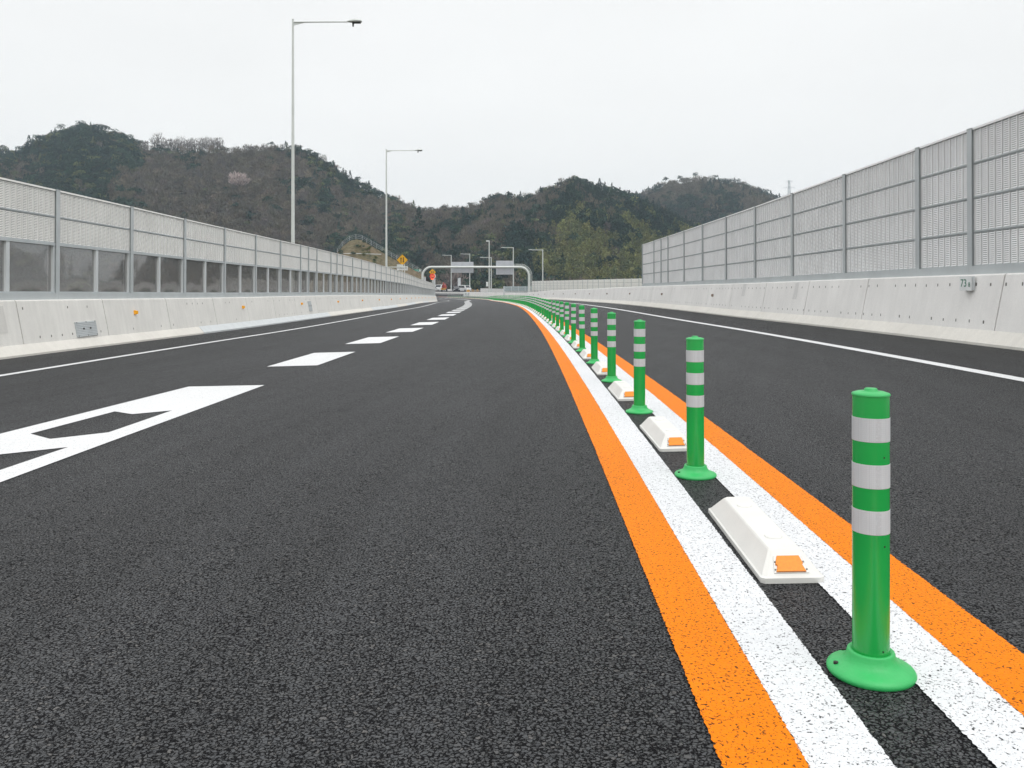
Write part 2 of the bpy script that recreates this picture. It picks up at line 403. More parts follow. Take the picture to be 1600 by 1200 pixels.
# embankment that carries the road
mb = MB(); ss = sgrid(-4, 236, 4, 4); prof = [(-17, -4.6), (-10.6, -.42), (-10.2, -.36), (6.3, .1), (6.9, .05), (13, -4.6)]
vs = []
for s in ss:
    for d, h in prof:
        p = P(s, d); vs.append((p.x, p.y, p.z - .05 if abs(d) < 10.5 and d < 6.5 else (p.z - .1 if h > -1 else -4.6)))
k = len(prof); mb.add(vs, [(i * k + j, i * k + j + 1, (i + 1) * k + j + 1, (i + 1) * k + j) for i in range(len(ss) - 1) for j in range(k - 1) if j != 2])
tag(mb.build('embankment', M_GROUND), kind='structure')
# far plateau road beyond the bend
def apron_z(y): return -1.6 + .0095 * (y - 212)
mb = MB(); ys = np.linspace(212, 345, 20)
mb.add([(x, y, apron_z(y)) for y in ys for x in (-75, -45, -20, 5, 30)], [(i * 5 + j, i * 5 + j + 1, i * 5 + j + 6, i * 5 + j + 5) for i in range(19) for j in range(4)])
mb.add([(-75, 212, apron_z(212)), (30, 212, apron_z(212)), (30, 206, -4.6), (-75, 206, -4.6)], [(0, 1, 2, 3)])
mb.add([(30, 212, apron_z(212)), (30, 345, apron_z(345)), (36, 345, -4.6), (36, 206, -4.6)], [(0, 1, 2, 3)])
far_road = tag(mb.build('far_road', M_ASPH), kind='structure')
for (x0, y0, x1, y1, wd) in ((-40, 224, -9, 214, .5), (-50, 262, -8, 244, .6), (-50, 300, -6, 268, .5)):
    m = MB(); d = Vector((x1 - x0, y1 - y0, 0)); nrm = Vector((-d.y, d.x, 0)).normalized() * wd * 1.6
    m.add([(x0, y0, apron_z(y0) + .02), (x1, y1, apron_z(y1) + .02), (x1 + nrm.x, y1 + nrm.y, apron_z(y1 + nrm.y) + .02), (x0 + nrm.x, y0 + nrm.y, apron_z(y0 + nrm.y) + .02)], [(0, 1, 2, 3)])
    m.build('edge_line', M_LINE, far_road)

# ------------------------------------------------------------------ concrete barriers
def barrier(name, side, s0, s1, joints, mat, dfoot, steel=()):
    """F-shape parapet; side -1 left, +1 right; dfoot = lateral of the foot"""
    foot = [(0, -.05), (0, .035), (.155, .20)]
    wall = [(.155, .20), (.30, .955), (.325, .975), (.62, .975), (.64, .955), (.64, -.6)]
    root = empty(name, P(0, dfoot)); I = root.matrix_basis.inverted() if False else Matrix.Translation(-P(0, dfoot))
    def sweep(prof, sl, inset=None):
        m = MB(); vs = []
        for i, s in enumerate(sl):
            q = inset[i] if inset else 0
            for j, (a, h) in enumerate(prof):
                vs.append(I @ P(s, dfoot + side * (a + q), h - (q * .5 if h > .9 else 0)))
        k = len(prof)
        m.add(vs, [(i * k + j, i * k + j + 1, (i + 1) * k + j + 1, (i + 1) * k + j) for i in range(len(sl) - 1) for j in range(k - 1)])
        return m
    js = [j for j in joints if s0 < j < s1]; ed = [s0] + js + [s1]
    m = MB()
    for a, b in zip(ed[:-1], ed[1:]):
        g = .014 if b < 50 else .02
        sl = list(np.linspace(a + g, b - g, 3 if b - a < 5 else int((b - a) / 2.5) + 2))
        q = sweep(wall, sl); m.add(q.v, q.f, 0)
        for e_ in (sl[0], sl[-1]): m.add([I @ P(e_, dfoot + side * x, h) for x, h in wall], [tuple(range(len(wall)))], 0)
    q = sweep([(.185, .20), (.325, .945), (.6, .945)], sgrid(s0, s1, 2, 2.5)); m.add(q.v, q.f, 1)   # sealant behind joints
    # tie holes left by the formwork
    s = s0 + .2
    while s < 48:
        for h in (.30, .82):
            if random.random() < (.75 if side > 0 else .35) and s > 3:
                d = .155 + (h - .2) * .145 / .755 - .004; hw = random.uniform(.012, .018); hh = random.uniform(.02, .034)
                m.add([I @ P(s - hw, dfoot + side * d, h - hh), I @ P(s + hw, dfoot + side * d, h - hh), I @ P(s + hw, dfoot + side * (d + .004), h + hh), I @ P(s - hw, dfoot + side * (d + .004), h + hh)], [(0, 1, 2, 3)], 1)
        s += .37
    m.build('parapet', [mat, M_JOINT], root)
    # sloping foot, concrete with steel-plated stretches
    cuts = sorted([s0] + [x for ab in steel for x in ab] + [s1])
    for a, b in zip(cuts[:-1], cuts[1:]):
        st = any(abs(a - q[0]) < .01 for q in steel)
        f = [(x - (.004 if st else 0), h + (.004 if st else 0)) for x, h in foot]
        sweep(f, sgrid(a, b, 1, 2.5)).build('steel_foot' if st else 'concrete_foot', M_GALV_L if st else M_FOOT, root)
    return root, I

JL = [2.5 + 3.14 * i for i in range(60)]; JL = [14.54, 17.6, 20.8, 24.06, 27.06, 30.16, 33.2, 36.96] + [8.3, 11.4] + [40 + 3.1 * i for i in range(37)]
JR = [11.44, 15.88, 19.08, 22.34, 25.72, 28.78, 31.92, 35.24, 39.72] + [4.8, 8.1] + [43 + 3.2 * i for i in range(48)]
barL, IL = barrier('concrete_barrier', -1, -4, 152, sorted(JL), M_CONC, D_LW, ((22.6, 38.9), (52.5, 68), (78, 92), (110, 122)))
tag(barL, 'pale concrete road barrier with amber studs, running along the left edge under the windowed screen', 'concrete barrier')
barR, IR = barrier('concrete_barrier', 1, -4, 205, sorted(JR), M_CONC_R, D_RW)
tag(barR, 'long plain concrete road barrier on the right side, under the tall louvred screen', 'concrete barrier')
def on_wall(side, dfoot, s, h, off=0.0): return P(s, dfoot + side * (.155 + (h - .2) * .145 / .755 - off), h)
# amber studs on the left wall, the backs of studs on the right wall
m = MB()
m.hull([(-.045, 0, -.05), (.045, 0, -.05), (.045, 0, .05), (-.045, 0, .05)], [(-.02, .075, -.035), (.035, .05, -.035), (.035, .05, .035), (-.02, .075, .035)])
stud = m.mesh('amber_stud', M_AMBERB); m.m = [0] * len(m.m)
studr = m.mesh('stud_back', simple('stud_back', (.28, .22, .18), .6))
def orient(o, s, side, loc, root, I):
    o.parent = root; o.location = I @ loc
    o.rotation_euler = (0, 0, -head(s) + (R(-90) if side < 0 else R(90)))
for i in range(17):
    s = 18.98 + 7.6 * i; o = link('amber_stud', stud); orient(o, s, -1, on_wall(-1, D_LW, s, .66), barL, IL)
for i in range(12):
    s = 28.0 + 9.1 * i; o = link('stud_housing', studr); orient(o, s, 1, on_wall(1, D_RW, s, .60), barR, IR)
# ribbed steel inspection covers on the left wall
for s, wd, h0, h1 in ((16.72, .8, .23, .53), (35.6, .55, .33, .75)):
    m = MB(); m.box(-wd / 2, wd / 2, 0, .018, 0, h1 - h0, 2)
    nr = 9
    for k in range(nr): m.box(-wd / 2 + .02, wd / 2 - .02, .018, .027, (k + .2) * (h1 - h0) / nr, (k + .62) * (h1 - h0) / nr)
    for x in (-.13, .13): m.box(x - .022, x + .022, .027, .034, (h1 - h0) * .48, (h1 - h0) * .58, 1)
    for x in (-wd * .44, 0, wd * .44):
        for z in (.012, (h1 - h0) - .02): m.box(x - .008, x + .008, .018, .03, z, z + .014, 1)
    o = m.build('inspection_cover', [M_GALV_L, M_BLACK, M_GALV]); orient(o, s, -1, on_wall(-1, D_LW, s, h0), barL, IL)
    o.rotation_euler = (R(0), 0, -head(s) - R(90)); o.rotation_euler[0] = R(10.9)
# faint squares of patched concrete
for root, I, side, df, lst in ((barR, IR, 1, D_RW, ((24.4, .6, .95, .32), (19.9, .55, .93, .28))), (barL, IL, -1, D_LW, ((13.9, .42, .88, .5),))):
    for s, h0, h1, wd in lst:
        m = MB(); m.add([I @ on_wall(side, df, a, h, .004) for a, h in ((s - wd / 2, h0), (s + wd / 2, h0), (s + wd / 2, h1), (s - wd / 2, h1))], [(0, 1, 2, 3)])
        m.build('concrete_patch', concrete_mat('concrete_patch', (.69, .685, .67) if side > 0 else (.64, .63, .60)), root)

# ------------------------------------------------------------------ louvred noise panels
def panel_mesh(name, Lp, ncol, H=.5, ns=16, mat=None):
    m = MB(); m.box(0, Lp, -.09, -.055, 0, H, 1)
    m.box(0, Lp, -.055, .0, H - .016, H - .002, 2); m.box(0, Lp, -.055, .0, .002, .016, 2)
    pt = Lp / ncol; rw = .018
    for i in range(ncol + 1):
        x0 = max(0, i * pt - rw / 2); x1 = min(Lp, i * pt + rw / 2)
        m.box(x0, x1, -.03, .004, .018, H - .018, 0)
    zp = (H - .036) / ns
    for i in range(ncol):
        x0 = i * pt + rw / 2 + .007; x1 = (i + 1) * pt - rw / 2 - .018
        for k in range(ns):
            z = .018 + k * zp
            m.add([(x0, 0, z), (x1, 0, z), (x1, 0, z + .004), (x0, 0, z + .004), (x1, -.011, z + zp * .80), (x0, -.011, z + zp * .80)], [(0, 1, 2, 3), (3, 2, 4, 5)], 0)
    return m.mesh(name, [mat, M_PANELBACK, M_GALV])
PANEL = {}
def panel(Lb, mat):
    key = (Lb > 2.2, mat.name)
    if key not in PANEL: PANEL[key] = panel_mesh('louvre_panel', 3.0 if key[0] else 1.5, 17 if key[0] else 8, mat=mat)
    return PANEL[key], (3.0 if key[0] else 1.5)
def bay_matrix(a, b):
    X = (b - a).normalized(); Y = Vector((0, 0, 1)).cross(X).normalized(); Z = X.cross(Y)
    return Matrix.Translation(a) @ Matrix((X, Y, Z)).transposed().to_4x4()
def put(o, root, M):
    o.parent = root; o.matrix_parent_inverse = Matrix.Identity(4)
    o.matrix_basis = Matrix.Translation(-Vector(root.location)) @ M
def post_mesh(name, H, mat, wd=.125, dp=.15):
    m = MB(); t = .012                       # H section
    m.box(-wd / 2, wd / 2, .012, .012 + t, 0, H); m.box(-wd / 2, wd / 2, -dp, -dp + t, 0, H); m.box(-t / 2, t / 2, -dp + t, .012, 0, H)
    m.box(-wd / 2 - .012, wd / 2 + .012, -dp - .01, .03, H, H + .012)
    return m.mesh(name, mat)

def noise_wall(name, side, posts, d, hbase, rows, window, mat, ends=None):
    root = empty(name, P(0, d, hbase)); O = Vector(root.location)
    band = .125; H = band + window + rows * .51
    pm = post_mesh('steel_post', H, M_GALV)
    pts = [P(s, d, hbase) for s in posts]
    for i, p in enumerate(pts):
        o = link('steel_post', pm); X = Vector((0, 1, 0)); q = pts[min(i + 1, len(pts) - 1)]; r = pts[max(i - 1, 0)]
        a, b = (r, q) if side > 0 else (q, r); M = bay_matrix(a, b); M.translation = p; put(o, root, M)
    # base girder, cap and rails follow the wall
    m = MB()
    for i in range(len(pts) - 1):
        a, b = (pts[i], pts[i + 1]) if side > 0 else (pts[i + 1], pts[i]); M = Matrix.Translation(-O) @ bay_matrix(a, b); Lb = (b - a).length
        m.box(0.002, Lb - .002, -.14, .034, .0, band, 0, M)
        if window: m.box(.07, Lb - .07, -.10, .008, band + window - .05, band + window, 0, M)
        if window: m.box(.07, Lb - .07, -.09, .006, band, band + .03, 0, M)
    m.build('base_rail', M_GALV, root)
    m = MB()
    for i in range(len(pts) - 1):
        a, b = (pts[i], pts[i + 1]) if side > 0 else (pts[i + 1], pts[i]); M = Matrix.Translation(-O) @ bay_matrix(a, b); Lb = (b - a).length
        m.box(.07, Lb - .07, -.10, .010, H - .022, H + .010, 0, M)
        for k in range(1, rows): m.box(.07, Lb - .07, -.06, .002, band + window + .51 * k - .0095, band + window + .51 * k + .0005, 1, M)
    m.build('cap_rail', [mat, M_GALV], root)
    for i in range(len(pts) - 1):
        a, b = (pts[i], pts[i + 1]) if side > 0 else (pts[i + 1], pts[i]); Lb = (b - a).length; M = bay_matrix(a, b)
        me, L0 = panel(Lb, mat); sc = (Lb - .13) / L0
        for k in range(rows):
            o = link('louvre_panel', me)
            put(o, root, M @ Matrix.Translation((.065, -.012, band + window + .51 * k)) @ Matrix.Diagonal((sc, 1, 1, 1)))
        if window:
            np_ = 2 if Lb > 2.2 else 1; z0, z1 = band + .03, band + window - .05; wv = (Lb - .13) / np_
            key = ('pane', round(wv, 1), np_)
            if key not in PANEL:
                wv0 = round(wv, 1); g = MB(); nu, nv = 14, 10; vs = []
                for v in range(nv + 1):
                    for u in range(nu + 1):
                        a_, b_ = u / nu, v / nv; vs.append((.05 + (wv0 - .10) * a_, -.045 + .007 * math.sin(math.pi * a_) * math.sin(math.pi * b_) ** .6, z0 + (z1 - z0) * b_))
                g.add(vs, [(r * (nu + 1) + c, r * (nu + 1) + c + 1, (r + 1) * (nu + 1) + c + 1, (r + 1) * (nu + 1) + c) for r in range(nv) for c in range(nu)], 0, True)
                frs = []
                for x in (.0, wv0 - .05):
                    fr = MB(); fr.box(x, x + .05, -.07, -.004, z0, z1); frs.append(fr.mesh('window_frame', M_GALV_L))
                PANEL[key] = (g.mesh('window_pane', M_PANE), frs, wv0)
            pm_, fm_, wv0 = PANEL[key]
            for k in range(np_):
                Mk = M @ Matrix.Translation((.065 + wv * k, 0, 0)) @ Matrix.Diagonal((wv / wv0, 1, 1, 1))
                o = link('window_pane', pm_); put(o, root, Mk)
                
                for q_ in fm_: f = link('window_frame', q_); f.parent = o
    return root

LP = [s for s in (3.6, 6.7, 9.85, 13.0, 16.1, 19.23, 22.36, 25.49, 28.62, 31.75, 34.88, 36.3, 37.96, 41.1, 42.65, 44.2)] + [47.3 + 3.13 * i for i in range(34)]
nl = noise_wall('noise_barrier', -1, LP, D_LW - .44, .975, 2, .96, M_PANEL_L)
tag(nl, 'grey louvred noise screen with a row of tinted windows below, standing along the left barrier', 'noise barrier')
RP = [3.0, 6.2, 9.4, 12.6, 14.25, 17.45, 20.75, 23.95, 27.2, 30.5, 33.7, 37.0, 38.6, 40.4, 43.6]
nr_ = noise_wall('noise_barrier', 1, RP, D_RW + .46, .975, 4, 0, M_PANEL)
tag(nr_, 'tall silver noise screen of four louvred rows rising along the right barrier', 'noise barrier')
print('walls built', len(bpy.data.objects))

# ------------------------------------------------------------------ kilometre sign on the right wall
km = empty('kilometre_sign', on_wall(1, D_RW, 12.25, .745)); km.rotation_euler = (0, 0, -head(12.25) + R(90))
m = MB(); m.hull([(-.13, 0, 0), (.13, 0, 0), (.13, 0, .2), (-.13, 0, .2)], [(-.10, .04, .0), (.04, .10, .0), (.04, .10, .2), (-.10, .04, .2)]); m.build('bracket', M_GALV_L, km)
A = Matrix.Translation((-.04, .083, .1)) @ Matrix.Rotation(R(23), 4, 'Z')
m = MB(); m.box(-.10, .10, 0, .006, -.105, .105, 0, A); bevel(m.build('plate', M_SIGNW, km), .002)
FR = A @ Matrix.Translation((0, .008, 0)) @ Matrix.Rotation(R(180), 4, 'Z') @ Matrix.Rotation(R(90), 4, 'X')
text_mesh('numerals', '73', .155, M_KMGREEN, km, FR @ Matrix.Translation((-.03, 0, 0)) @ Matrix.Diagonal((.68, 1, 1, 1)))
text_mesh('numerals', '8', .09, M_KMGREEN, km, FR @ Matrix.Translation((.06, -.02, 0)) @ Matrix.Diagonal((.75, 1, 1, 1)))
tag(km, 'small white plate with green numerals bolted near the top of the right concrete barrier', 'sign')

# ------------------------------------------------------------------ delineator posts and separator blocks
def make_post():
    root = empty('delineator_post')
    m = MB(); m.lathe([(.0945, 0), (.0970, .004), (.0967, .009), (.0935, .014), (.084, .0185), (.073, .0225), (.0640, .027), (.0580, .0325), (.0540, .040), (.0520, .048), (.0510, .0515), (.0495, .053), (.0445, .0532), (.0410, .051)], 48)
    for a in (178, 52, 115): m.lathe([(.0055, 0), (.0055, .0155)], 10, 1, (.080 * math.cos(R(a)), .080 * math.sin(R(a)), .008), False)
    m.build('base_flange', [M_GREENB, M_BLACK], root)
    m = MB(); m.lathe([(.0405, .04), (.0405, .30), (.0403, .641), (.0399, .6445)], 48, cap=False)
    m.lathe([(.0022, 0), (.0022, .0438)], 8, 1, (0, 0, 0), False) if False else None
    for a, z in ((-68, .30), (-70, .502), (-74, .062)):
        x, y = .0404 * math.cos(R(a)), .0404 * math.sin(R(a)); m.box(x - .0014, x + .0014, y - .0014, y + .0006, z, z + .003, 1)
    m.build('tube', [M_GREEN, M_BLACK], root)
    m = MB(); m.lathe([(.0417, .641), (.0419, .6435), (.0405, .646), (.030, .6495), (.0145, .651), (.0145, .655), (.012, .657)], 48); m.build('cap', M_GREENB, root)
    for z in (.5375, .432, .3275):
        m = MB(); m.lathe([(.0404, z), (.0411, z + .0002), (.0411, z + .0006), (.0411, z + .0534), (.0411, z + .0538), (.0404, z + .054)], 48, cap=False); m.build('reflective_band', M_BAND, root)
    return root
def make_block():
    root = empty('separator_block')
    L, W = .80, .19; Lt, Wt, H = .64, .092, .078
    def ring(l, w_, z, c=.012):
        l /= 2; w_ /= 2; return [(-w_ + c, -l, z), (w_ - c, -l, z), (w_, -l + c, z), (w_, l - c, z), (w_ - c, l, z), (-w_ + c, l, z), (-w_, l - c, z), (-w_, -l + c, z)]
    m = MB(); rings = [ring(L, W, 0), ring(L, W, .016), ring(L - .014, W - .012, .019), ring(Lt + .012, Wt + .01, H - .004), ring(Lt, Wt, H)]
    for a, b in zip(rings[:-1], rings[1:]): m.add(a + b, [(i, (i + 1) % 8, 8 + (i + 1) % 8, 8 + i) for i in range(8)])
    m.add(rings[-1], [tuple(range(8))])
    for y in (-.19, .19): m.lathe([(.028, 0), (.0275, .0025), (.026, .003)], 24, 0, (0, y, H + .0002))
    bevel(m.build('body', M_BLOCK, root), .003)
    # amber reflector on each sloping end
    for sg in (-1, 1):
        y0, y1 = L / 2 - .007, Lt / 2; z0, z1 = .019, H
        u = Vector((0, -(y0 - y1), z1 - z0)).normalized(); n_ = Vector((0, u.z, -u.y))
        fr = Matrix(((1, 0, 0), (0, u.y, n_.y), (0, u.z, n_.z))).transposed()
        M = Matrix.Translation((0, y0, z0)) @ Matrix((Vector((1, 0, 0)), u, n_)).transposed().to_4x4()
        if sg < 0: M = Matrix.Rotation(math.pi, 4, 'Z') @ M
        m = MB(); m.hull([M @ Vector((x, y, -.002)) for x, y in ((-.052, .010), (.052, .010), (.043, .068), (-.043, .068))], [M @ Vector((x, y, .003)) for x, y in ((-.052, .010), (.052, .010), (.043, .068), (-.043, .068))])
        for x in (-.036, .036):
            for y in (.021, .047):
                c_ = [(x * (1.30 if y < .03 else 1.18) + .0028 * math.cos(t_ * .785), y + .0028 * math.sin(t_ * .785)) for t_ in range(8)]
                m.hull([M @ Vector((a_, b_, .003)) for a_, b_ in c_], [M @ Vector((a_, b_, .0045)) for a_, b_ in c_], 1)
        pl = m.build('reflector_plate', [M_BEZEL, M_JOINT], root)
        m = MB(); q = ((-.044, .013), (.046, .013), (.039, .034), (.044, .038), (.034, .066), (-.034, .066), (-.041, .041), (-.037, .037))
        m.hull([M @ Vector((x, y, .003)) for x, y in q], [M @ Vector((x * .96, y, .008)) for x, y in q]); m.build('amber_lens', M_AMBER, pl)
    return root

ORD = ['nearest', 'second', 'third', 'fourth', 'fifth', 'sixth', 'seventh', 'eighth', 'ninth', 'tenth', 'eleventh', 'twelfth', 'thirteenth', 'fourteenth', 'fifteenth', 'sixteenth', 'seventeenth', 'eighteenth', 'nineteenth', 'twentieth']
def road_frame(s, d=0.0, flip=0):
    p = P(s, d); f = (P(s + .3, d) - P(s - .3, d)).normalized(); r = (P(s, d + .0) - P(s, d - .3)); r = (P(s, -.01) - P(s, -.6)).normalized()
    u = r.cross(f).normalized(); r = f.cross(u).normalized()
    return Matrix.Translation(p) @ Matrix((r, f, u)).transposed().to_4x4()
pp = make_post(); bb = make_block()
i = 0; s = 1.945
while s < 205:
    o = pp if i == 0 else copy_tree(pp)
    jit = Matrix.Rotation(R(random.uniform(-.6, .6)) if i else 0, 4, 'X') @ Matrix.Rotation(R(random.uniform(-1.0, .5)) if i else 0, 4, 'Y') @ Matrix.Rotation(random.uniform(-.3, .3) if i else 0, 4, 'Z')
    o.matrix_basis = Matrix.Translation(P(s, .004 * math.sin(i * 5) + (.006 if i == 0 else 0), -.0005)) @ jit
    tag(o, ('green road post with three silver bands, %s from the camera in the divider row' % ORD[i]) if i < 20 else 'tiny distant green banded post packed in the far end of the divider row', 'delineator post', 'green delineator posts down the middle of the road')
    b = bb if i == 0 else copy_tree(bb)
    b.matrix_basis = road_frame(s + (.972 if i == 0 else .985 + random.uniform(-.02, .02)), .011 if i == 0 else random.uniform(-.006, .006) + .011) @ Matrix.Translation((0, 0, .001)) @ Matrix.Rotation(R(random.uniform(-.6, .6)), 4, 'Z')
    tag(b, ('white divider block with amber reflector, just beyond the %s green post' % ORD[i]) if i < 20 else 'tiny distant white divider block between the packed far green posts', 'divider block', 'white blocks between the green posts')
    i += 1; s += 2.0
print('posts', i)

# ------------------------------------------------------------------ street lamps
def street_lamp(base, ztop, arm, direction, label, group, r0=.10, r1=.045, head_len=.62, ar=1.0):
    root = empty('street_lamp', base); H = ztop - base[2]
    m = MB(); m.tube([(0, 0, 0), (0, 0, H * .5), (0, 0, H)], [r0, (r0 + r1) / 2, r1], 16)
    m.box(-.2, .2, -.2, .2, 0, .03); m.tube([(0, 0, H), (0, 0, H + .03)], r1 * 1.15, 12)
    for hh in (.62, .33): m.tube([(0, 0, H * hh), (0, 0, H * hh + .05)], r1 + (r0 - r1) * (1 - hh) + .006, 16)
    m.build('pole', M_POLE, root)
    a = arm - head_len; g = direction
    m = MB(); m.tube([(0, 0, H - .10), (g * a * .5, 0, H - .09), (g * (a + .1), 0, H - .085)], [.034 * ar, .03 * ar, .028 * ar], 10)
    m.prism([(0, H - .12), (g * .55, H - .11), (0, H - .26)], -.006, .006); m.build('arm', M_POLE, root)
    # cobra-head luminaire
    m = MB(); L = head_len; secs = [(0, .06, .06), (.12, .11, .10), (.3, .16, .125), (.45, .16, .12), (L - .04, .13, .09), (L, .06, .04)]
    vs = []; n = 14
    for x, wy, hz in secs:
        for k in range(n):
            t = 2 * math.pi * k / n; zz = math.sin(t) * hz; zz = zz if zz > 0 else zz * .35
            vs.append((g * (a + x), math.cos(t) * wy, H - .075 + zz))
    m.add(vs, [(i * n + k, i * n + (k + 1) % n, (i + 1) * n + (k + 1) % n, (i + 1) * n + k) for i in range(len(secs) - 1) for k in range(n)] + [tuple(range(n)), tuple(range((len(secs) - 1) * n, len(secs) * n))], 0, True)
    hd = m.build('lamp_head', M_POLE, root)
    m = MB(); x0, x1 = sorted((g * (a + .2), g * (a + L - .06))); m.box(x0, x1, -.09, .09, H - .14, H - .095)
    xs_ = g * (a + .24); m.lathe([(.03, -.17), (.045, 0)], 10, 0, (xs_, 0, H - .12)); m.build('lens', M_DARK, hd)
    tag(root, label, 'street lamp', group); return root
g1 = 'street lamps over the left noise barrier'; g2 = 'distant street lamps at the far end of the road'
def lx(x, y): return (x - CX) * y / F
def lz(yy, y): return CAMZ + (CY - yy) * y / F
street_lamp((lx(457.7, 36.2), 36.2, -2.0), lz(31, 36.2), 2.97, 1, 'tallest white street lamp, nearest one behind the left noise screen', g1, .095, .042)
street_lamp((lx(603.7, 69.7), 69.7, -2.3), lz(233.5, 69.7), 3.0, 1, 'second white street lamp behind the left screen, beside the yellow diamond sign', g1, .11, .05)
for x, yt, Y, arm, lab in ((848, 390, 200, 3.4, 'rightmost distant lamp, its arm reaching left above the low grey screen'),
                      (802, 386.5, 225, 3.3, 'distant lamp rising at the right edge of the right-hand sign back'),
                      (767.5, 402, 240, 3.2, 'distant lamp with short arm beside the taller mid-gantry mast'),
                      (734, 396.5, 265, 3.0, 'distant lamp rising behind the right part of the left-hand sign back'),
                      (705, 398.5, 280, 3.0, 'distant lamp rising at the left edge of the left-hand sign back')):
    street_lamp((lx(x, Y), Y, apron_z(Y) if Y > 212 and x < 810 else -4.4), lz(yt, Y), arm, -1, lab, g2, .17, .12, .9, 2.6)
# tall mast with a small head
Y = 206; mast = empty('camera_mast', (lx(764.3, Y), Y, -4.4)); m = MB(); H = lz(376, Y) + 4.4
m.tube([(0, 0, 0), (0, 0, H)], [.18, .12], 12); m.build('pole', M_POLE, mast)
m = MB(); m.box(-.75, .1, -.15, .15, H - .25, H + .05); bevel(m.build('camera_head', M_SIGNW, mast), .05)
m = MB(); m.box(-.75, -.22, -.2, .2, H - 11.2, H - 10.1); bevel(m.build('control_box', M_SIGNW, mast), .03)
tag(mast, 'tall thin mast with small white head and box, standing beyond the gantry', 'mast')

# ------------------------------------------------------------------ gantry with sign backs
Y = 140.0; xl, xr = lx(660.2, Y), lx(826.5, Y); zt = lz(417.3, Y); rc = 1.5
gan = empty('sign_gantry', (xl, Y, -4.4)); o = Vector(gan.location)
def arc(x0, z0, r, a0, a1): return [Vector((x0 + r * math.cos(R(a)), Y, z0 + r * math.sin(R(a)))) - o for a in np.linspace(a0, a1, 9)]
path = [Vector((0, 0, 0))] + arc(xl + rc, zt - rc, rc, 180, 90) + arc(xr - rc, zt - rc, rc, 90, 0) + [Vector((xr, Y, -4.4)) - o]
m = MB(); m.tube(path, .19, 16); m.build('frame', M_POLE, gan)
m = MB(); zz = lz(450, Y)
for dx in (.42, .62): m.tube([Vector((xr + dx - .35, Y, zt + .02)) - o if False else Vector((xr - 2.6, Y, zt + dx - .15)) - o] + [q + Vector((0, 0, 0)) for q in arc(xr - rc, zt - rc, rc + dx - .12, 80, 0)] + [Vector((xr + dx - .12, Y, -4.4)) - o], .035, 8)
for k in range(14): m.box(xr + .28 - o.x, xr + .52 - o.x, -.02, .02, k * .42 + .6, k * .42 + .65)
m.build('ladder', M_POLE, gan)
tag(gan, 'rounded silver pipe gantry arching over the far road', 'gantry')
for (x0, x1, y0, y1, lab) in ((705, 739.6, 409.2, 426.2, 'left of two grey sign backs hung on the gantry, the wider one'), (775, 802.3, 407.3, 429, 'right of two grey sign backs hung on the gantry, the narrower one')):
    r_ = empty('sign_panel', Vector((lx((x0 + x1) / 2, Y), Y - .45 + .9, lz(y1, Y))) - Vector(gan.location)); r_.parent = gan; W2 = (lx(x1, Y) - lx(x0, Y)) / 2; Hs = lz(y0, Y) - lz(y1, Y)
    m = MB(); m.box(-W2, W2, 0, .05, 0, Hs); bevel(m.build('board', M_SIGNBACK, r_), .12, 3)
    m = MB()
    for k in range(3): m.box(-W2 + W2 * 2 * (k + .5) / 3 - .03, -W2 + W2 * 2 * (k + .5) / 3 + .03, -.22, -.003, .03, Hs - .03)
    m.build('rib', M_GALV, r_)
    r_['label'] = lab

# ------------------------------------------------------------------ signs at left
def arrow(m, x, z0, z1, up, wd, y0, y1):
    hw = wd / 2; hl = wd * 1.6; a = (z0, z1) if up else (z1, z0); d = 1 if up else -1
    m.box(x - hw, x + hw, y0, y1, min(a[0], a[1] - d * hl), max(a[0], a[1] - d * hl))
    m.prism([(x - hw * 2.4, a[1] - d * hl), (x + hw * 2.4, a[1] - d * hl), (x, a[1])] if up else [(x + hw * 2.4, a[1] - d * hl), (x - hw * 2.4, a[1] - d * hl), (x, a[1])], y0, y1)
def diamond(m, cz, r, y0, y1, mi=0, cx=0): m.prism([(cx, cz - r), (cx + r, cz), (cx, cz + r), (cx - r, cz)], y0, y1, mi)
Y = 84.0; sgx = lx(628.6, Y); zc = lz(406.2, Y); r_ = empty('warning_sign', (sgx, Y, -2.2)); b0 = -2.2
m = MB(); r0 = 9.3 * Y / F; diamond(m, zc - b0, r0, 0, .03, 0); diamond(m, zc - b0, r0 - .035, -.003, -.0005, 1); bevel(m.build('diamond_plate', [M_BLACK, M_SIGNY], r_), .004)
m = MB(); arrow(m, -.13, zc - b0 - .27, zc - b0 + .27, True, .085, -.012, -.004); arrow(m, .11, zc - b0 - .27, zc - b0 + .27, False, .085, -.012, -.004); m.build('arrow', M_BLACK, r_)
m = MB(); zp = lz(419.2, Y) - b0; wp = 8.6 * Y / F; hp = 3.1 * Y / F; m.box(-wp, wp, -.02, .01, zp - hp, zp + hp); bevel(m.build('distance_plate', M_SIGNW, r_), .01)
text_mesh('lettering', '100m\u5148', .33, M_BLACK, r_, Matrix.Translation((0, -.026, zp)) @ Matrix.Rotation(R(90), 4, 'X') @ Matrix.Diagonal((1.0, 1, 1, 1)))
m = MB()
for x in (-.02, .22): m.tube([(x, .07, 0), (x, .07, zc - b0)], .038, 10)
m.build('post', M_POLE, r_)
tag(r_, 'yellow diamond sign with two black arrows over a white 100m plate, above the left screen', 'sign')
m = MB(); m.tube([(0, 0, 0), (1.6, 0, 0)], .035, 8); m.box(.9, 1.5, -.02, .02, .05, .25); o_ = m.build('bracket_arm', M_POLE)
o_.location = (lx(605, 78), 78, lz(417.4, 78)); tag(o_, 'short white horizontal arm running from the second lamp pole toward the diamond sign', 'bracket')

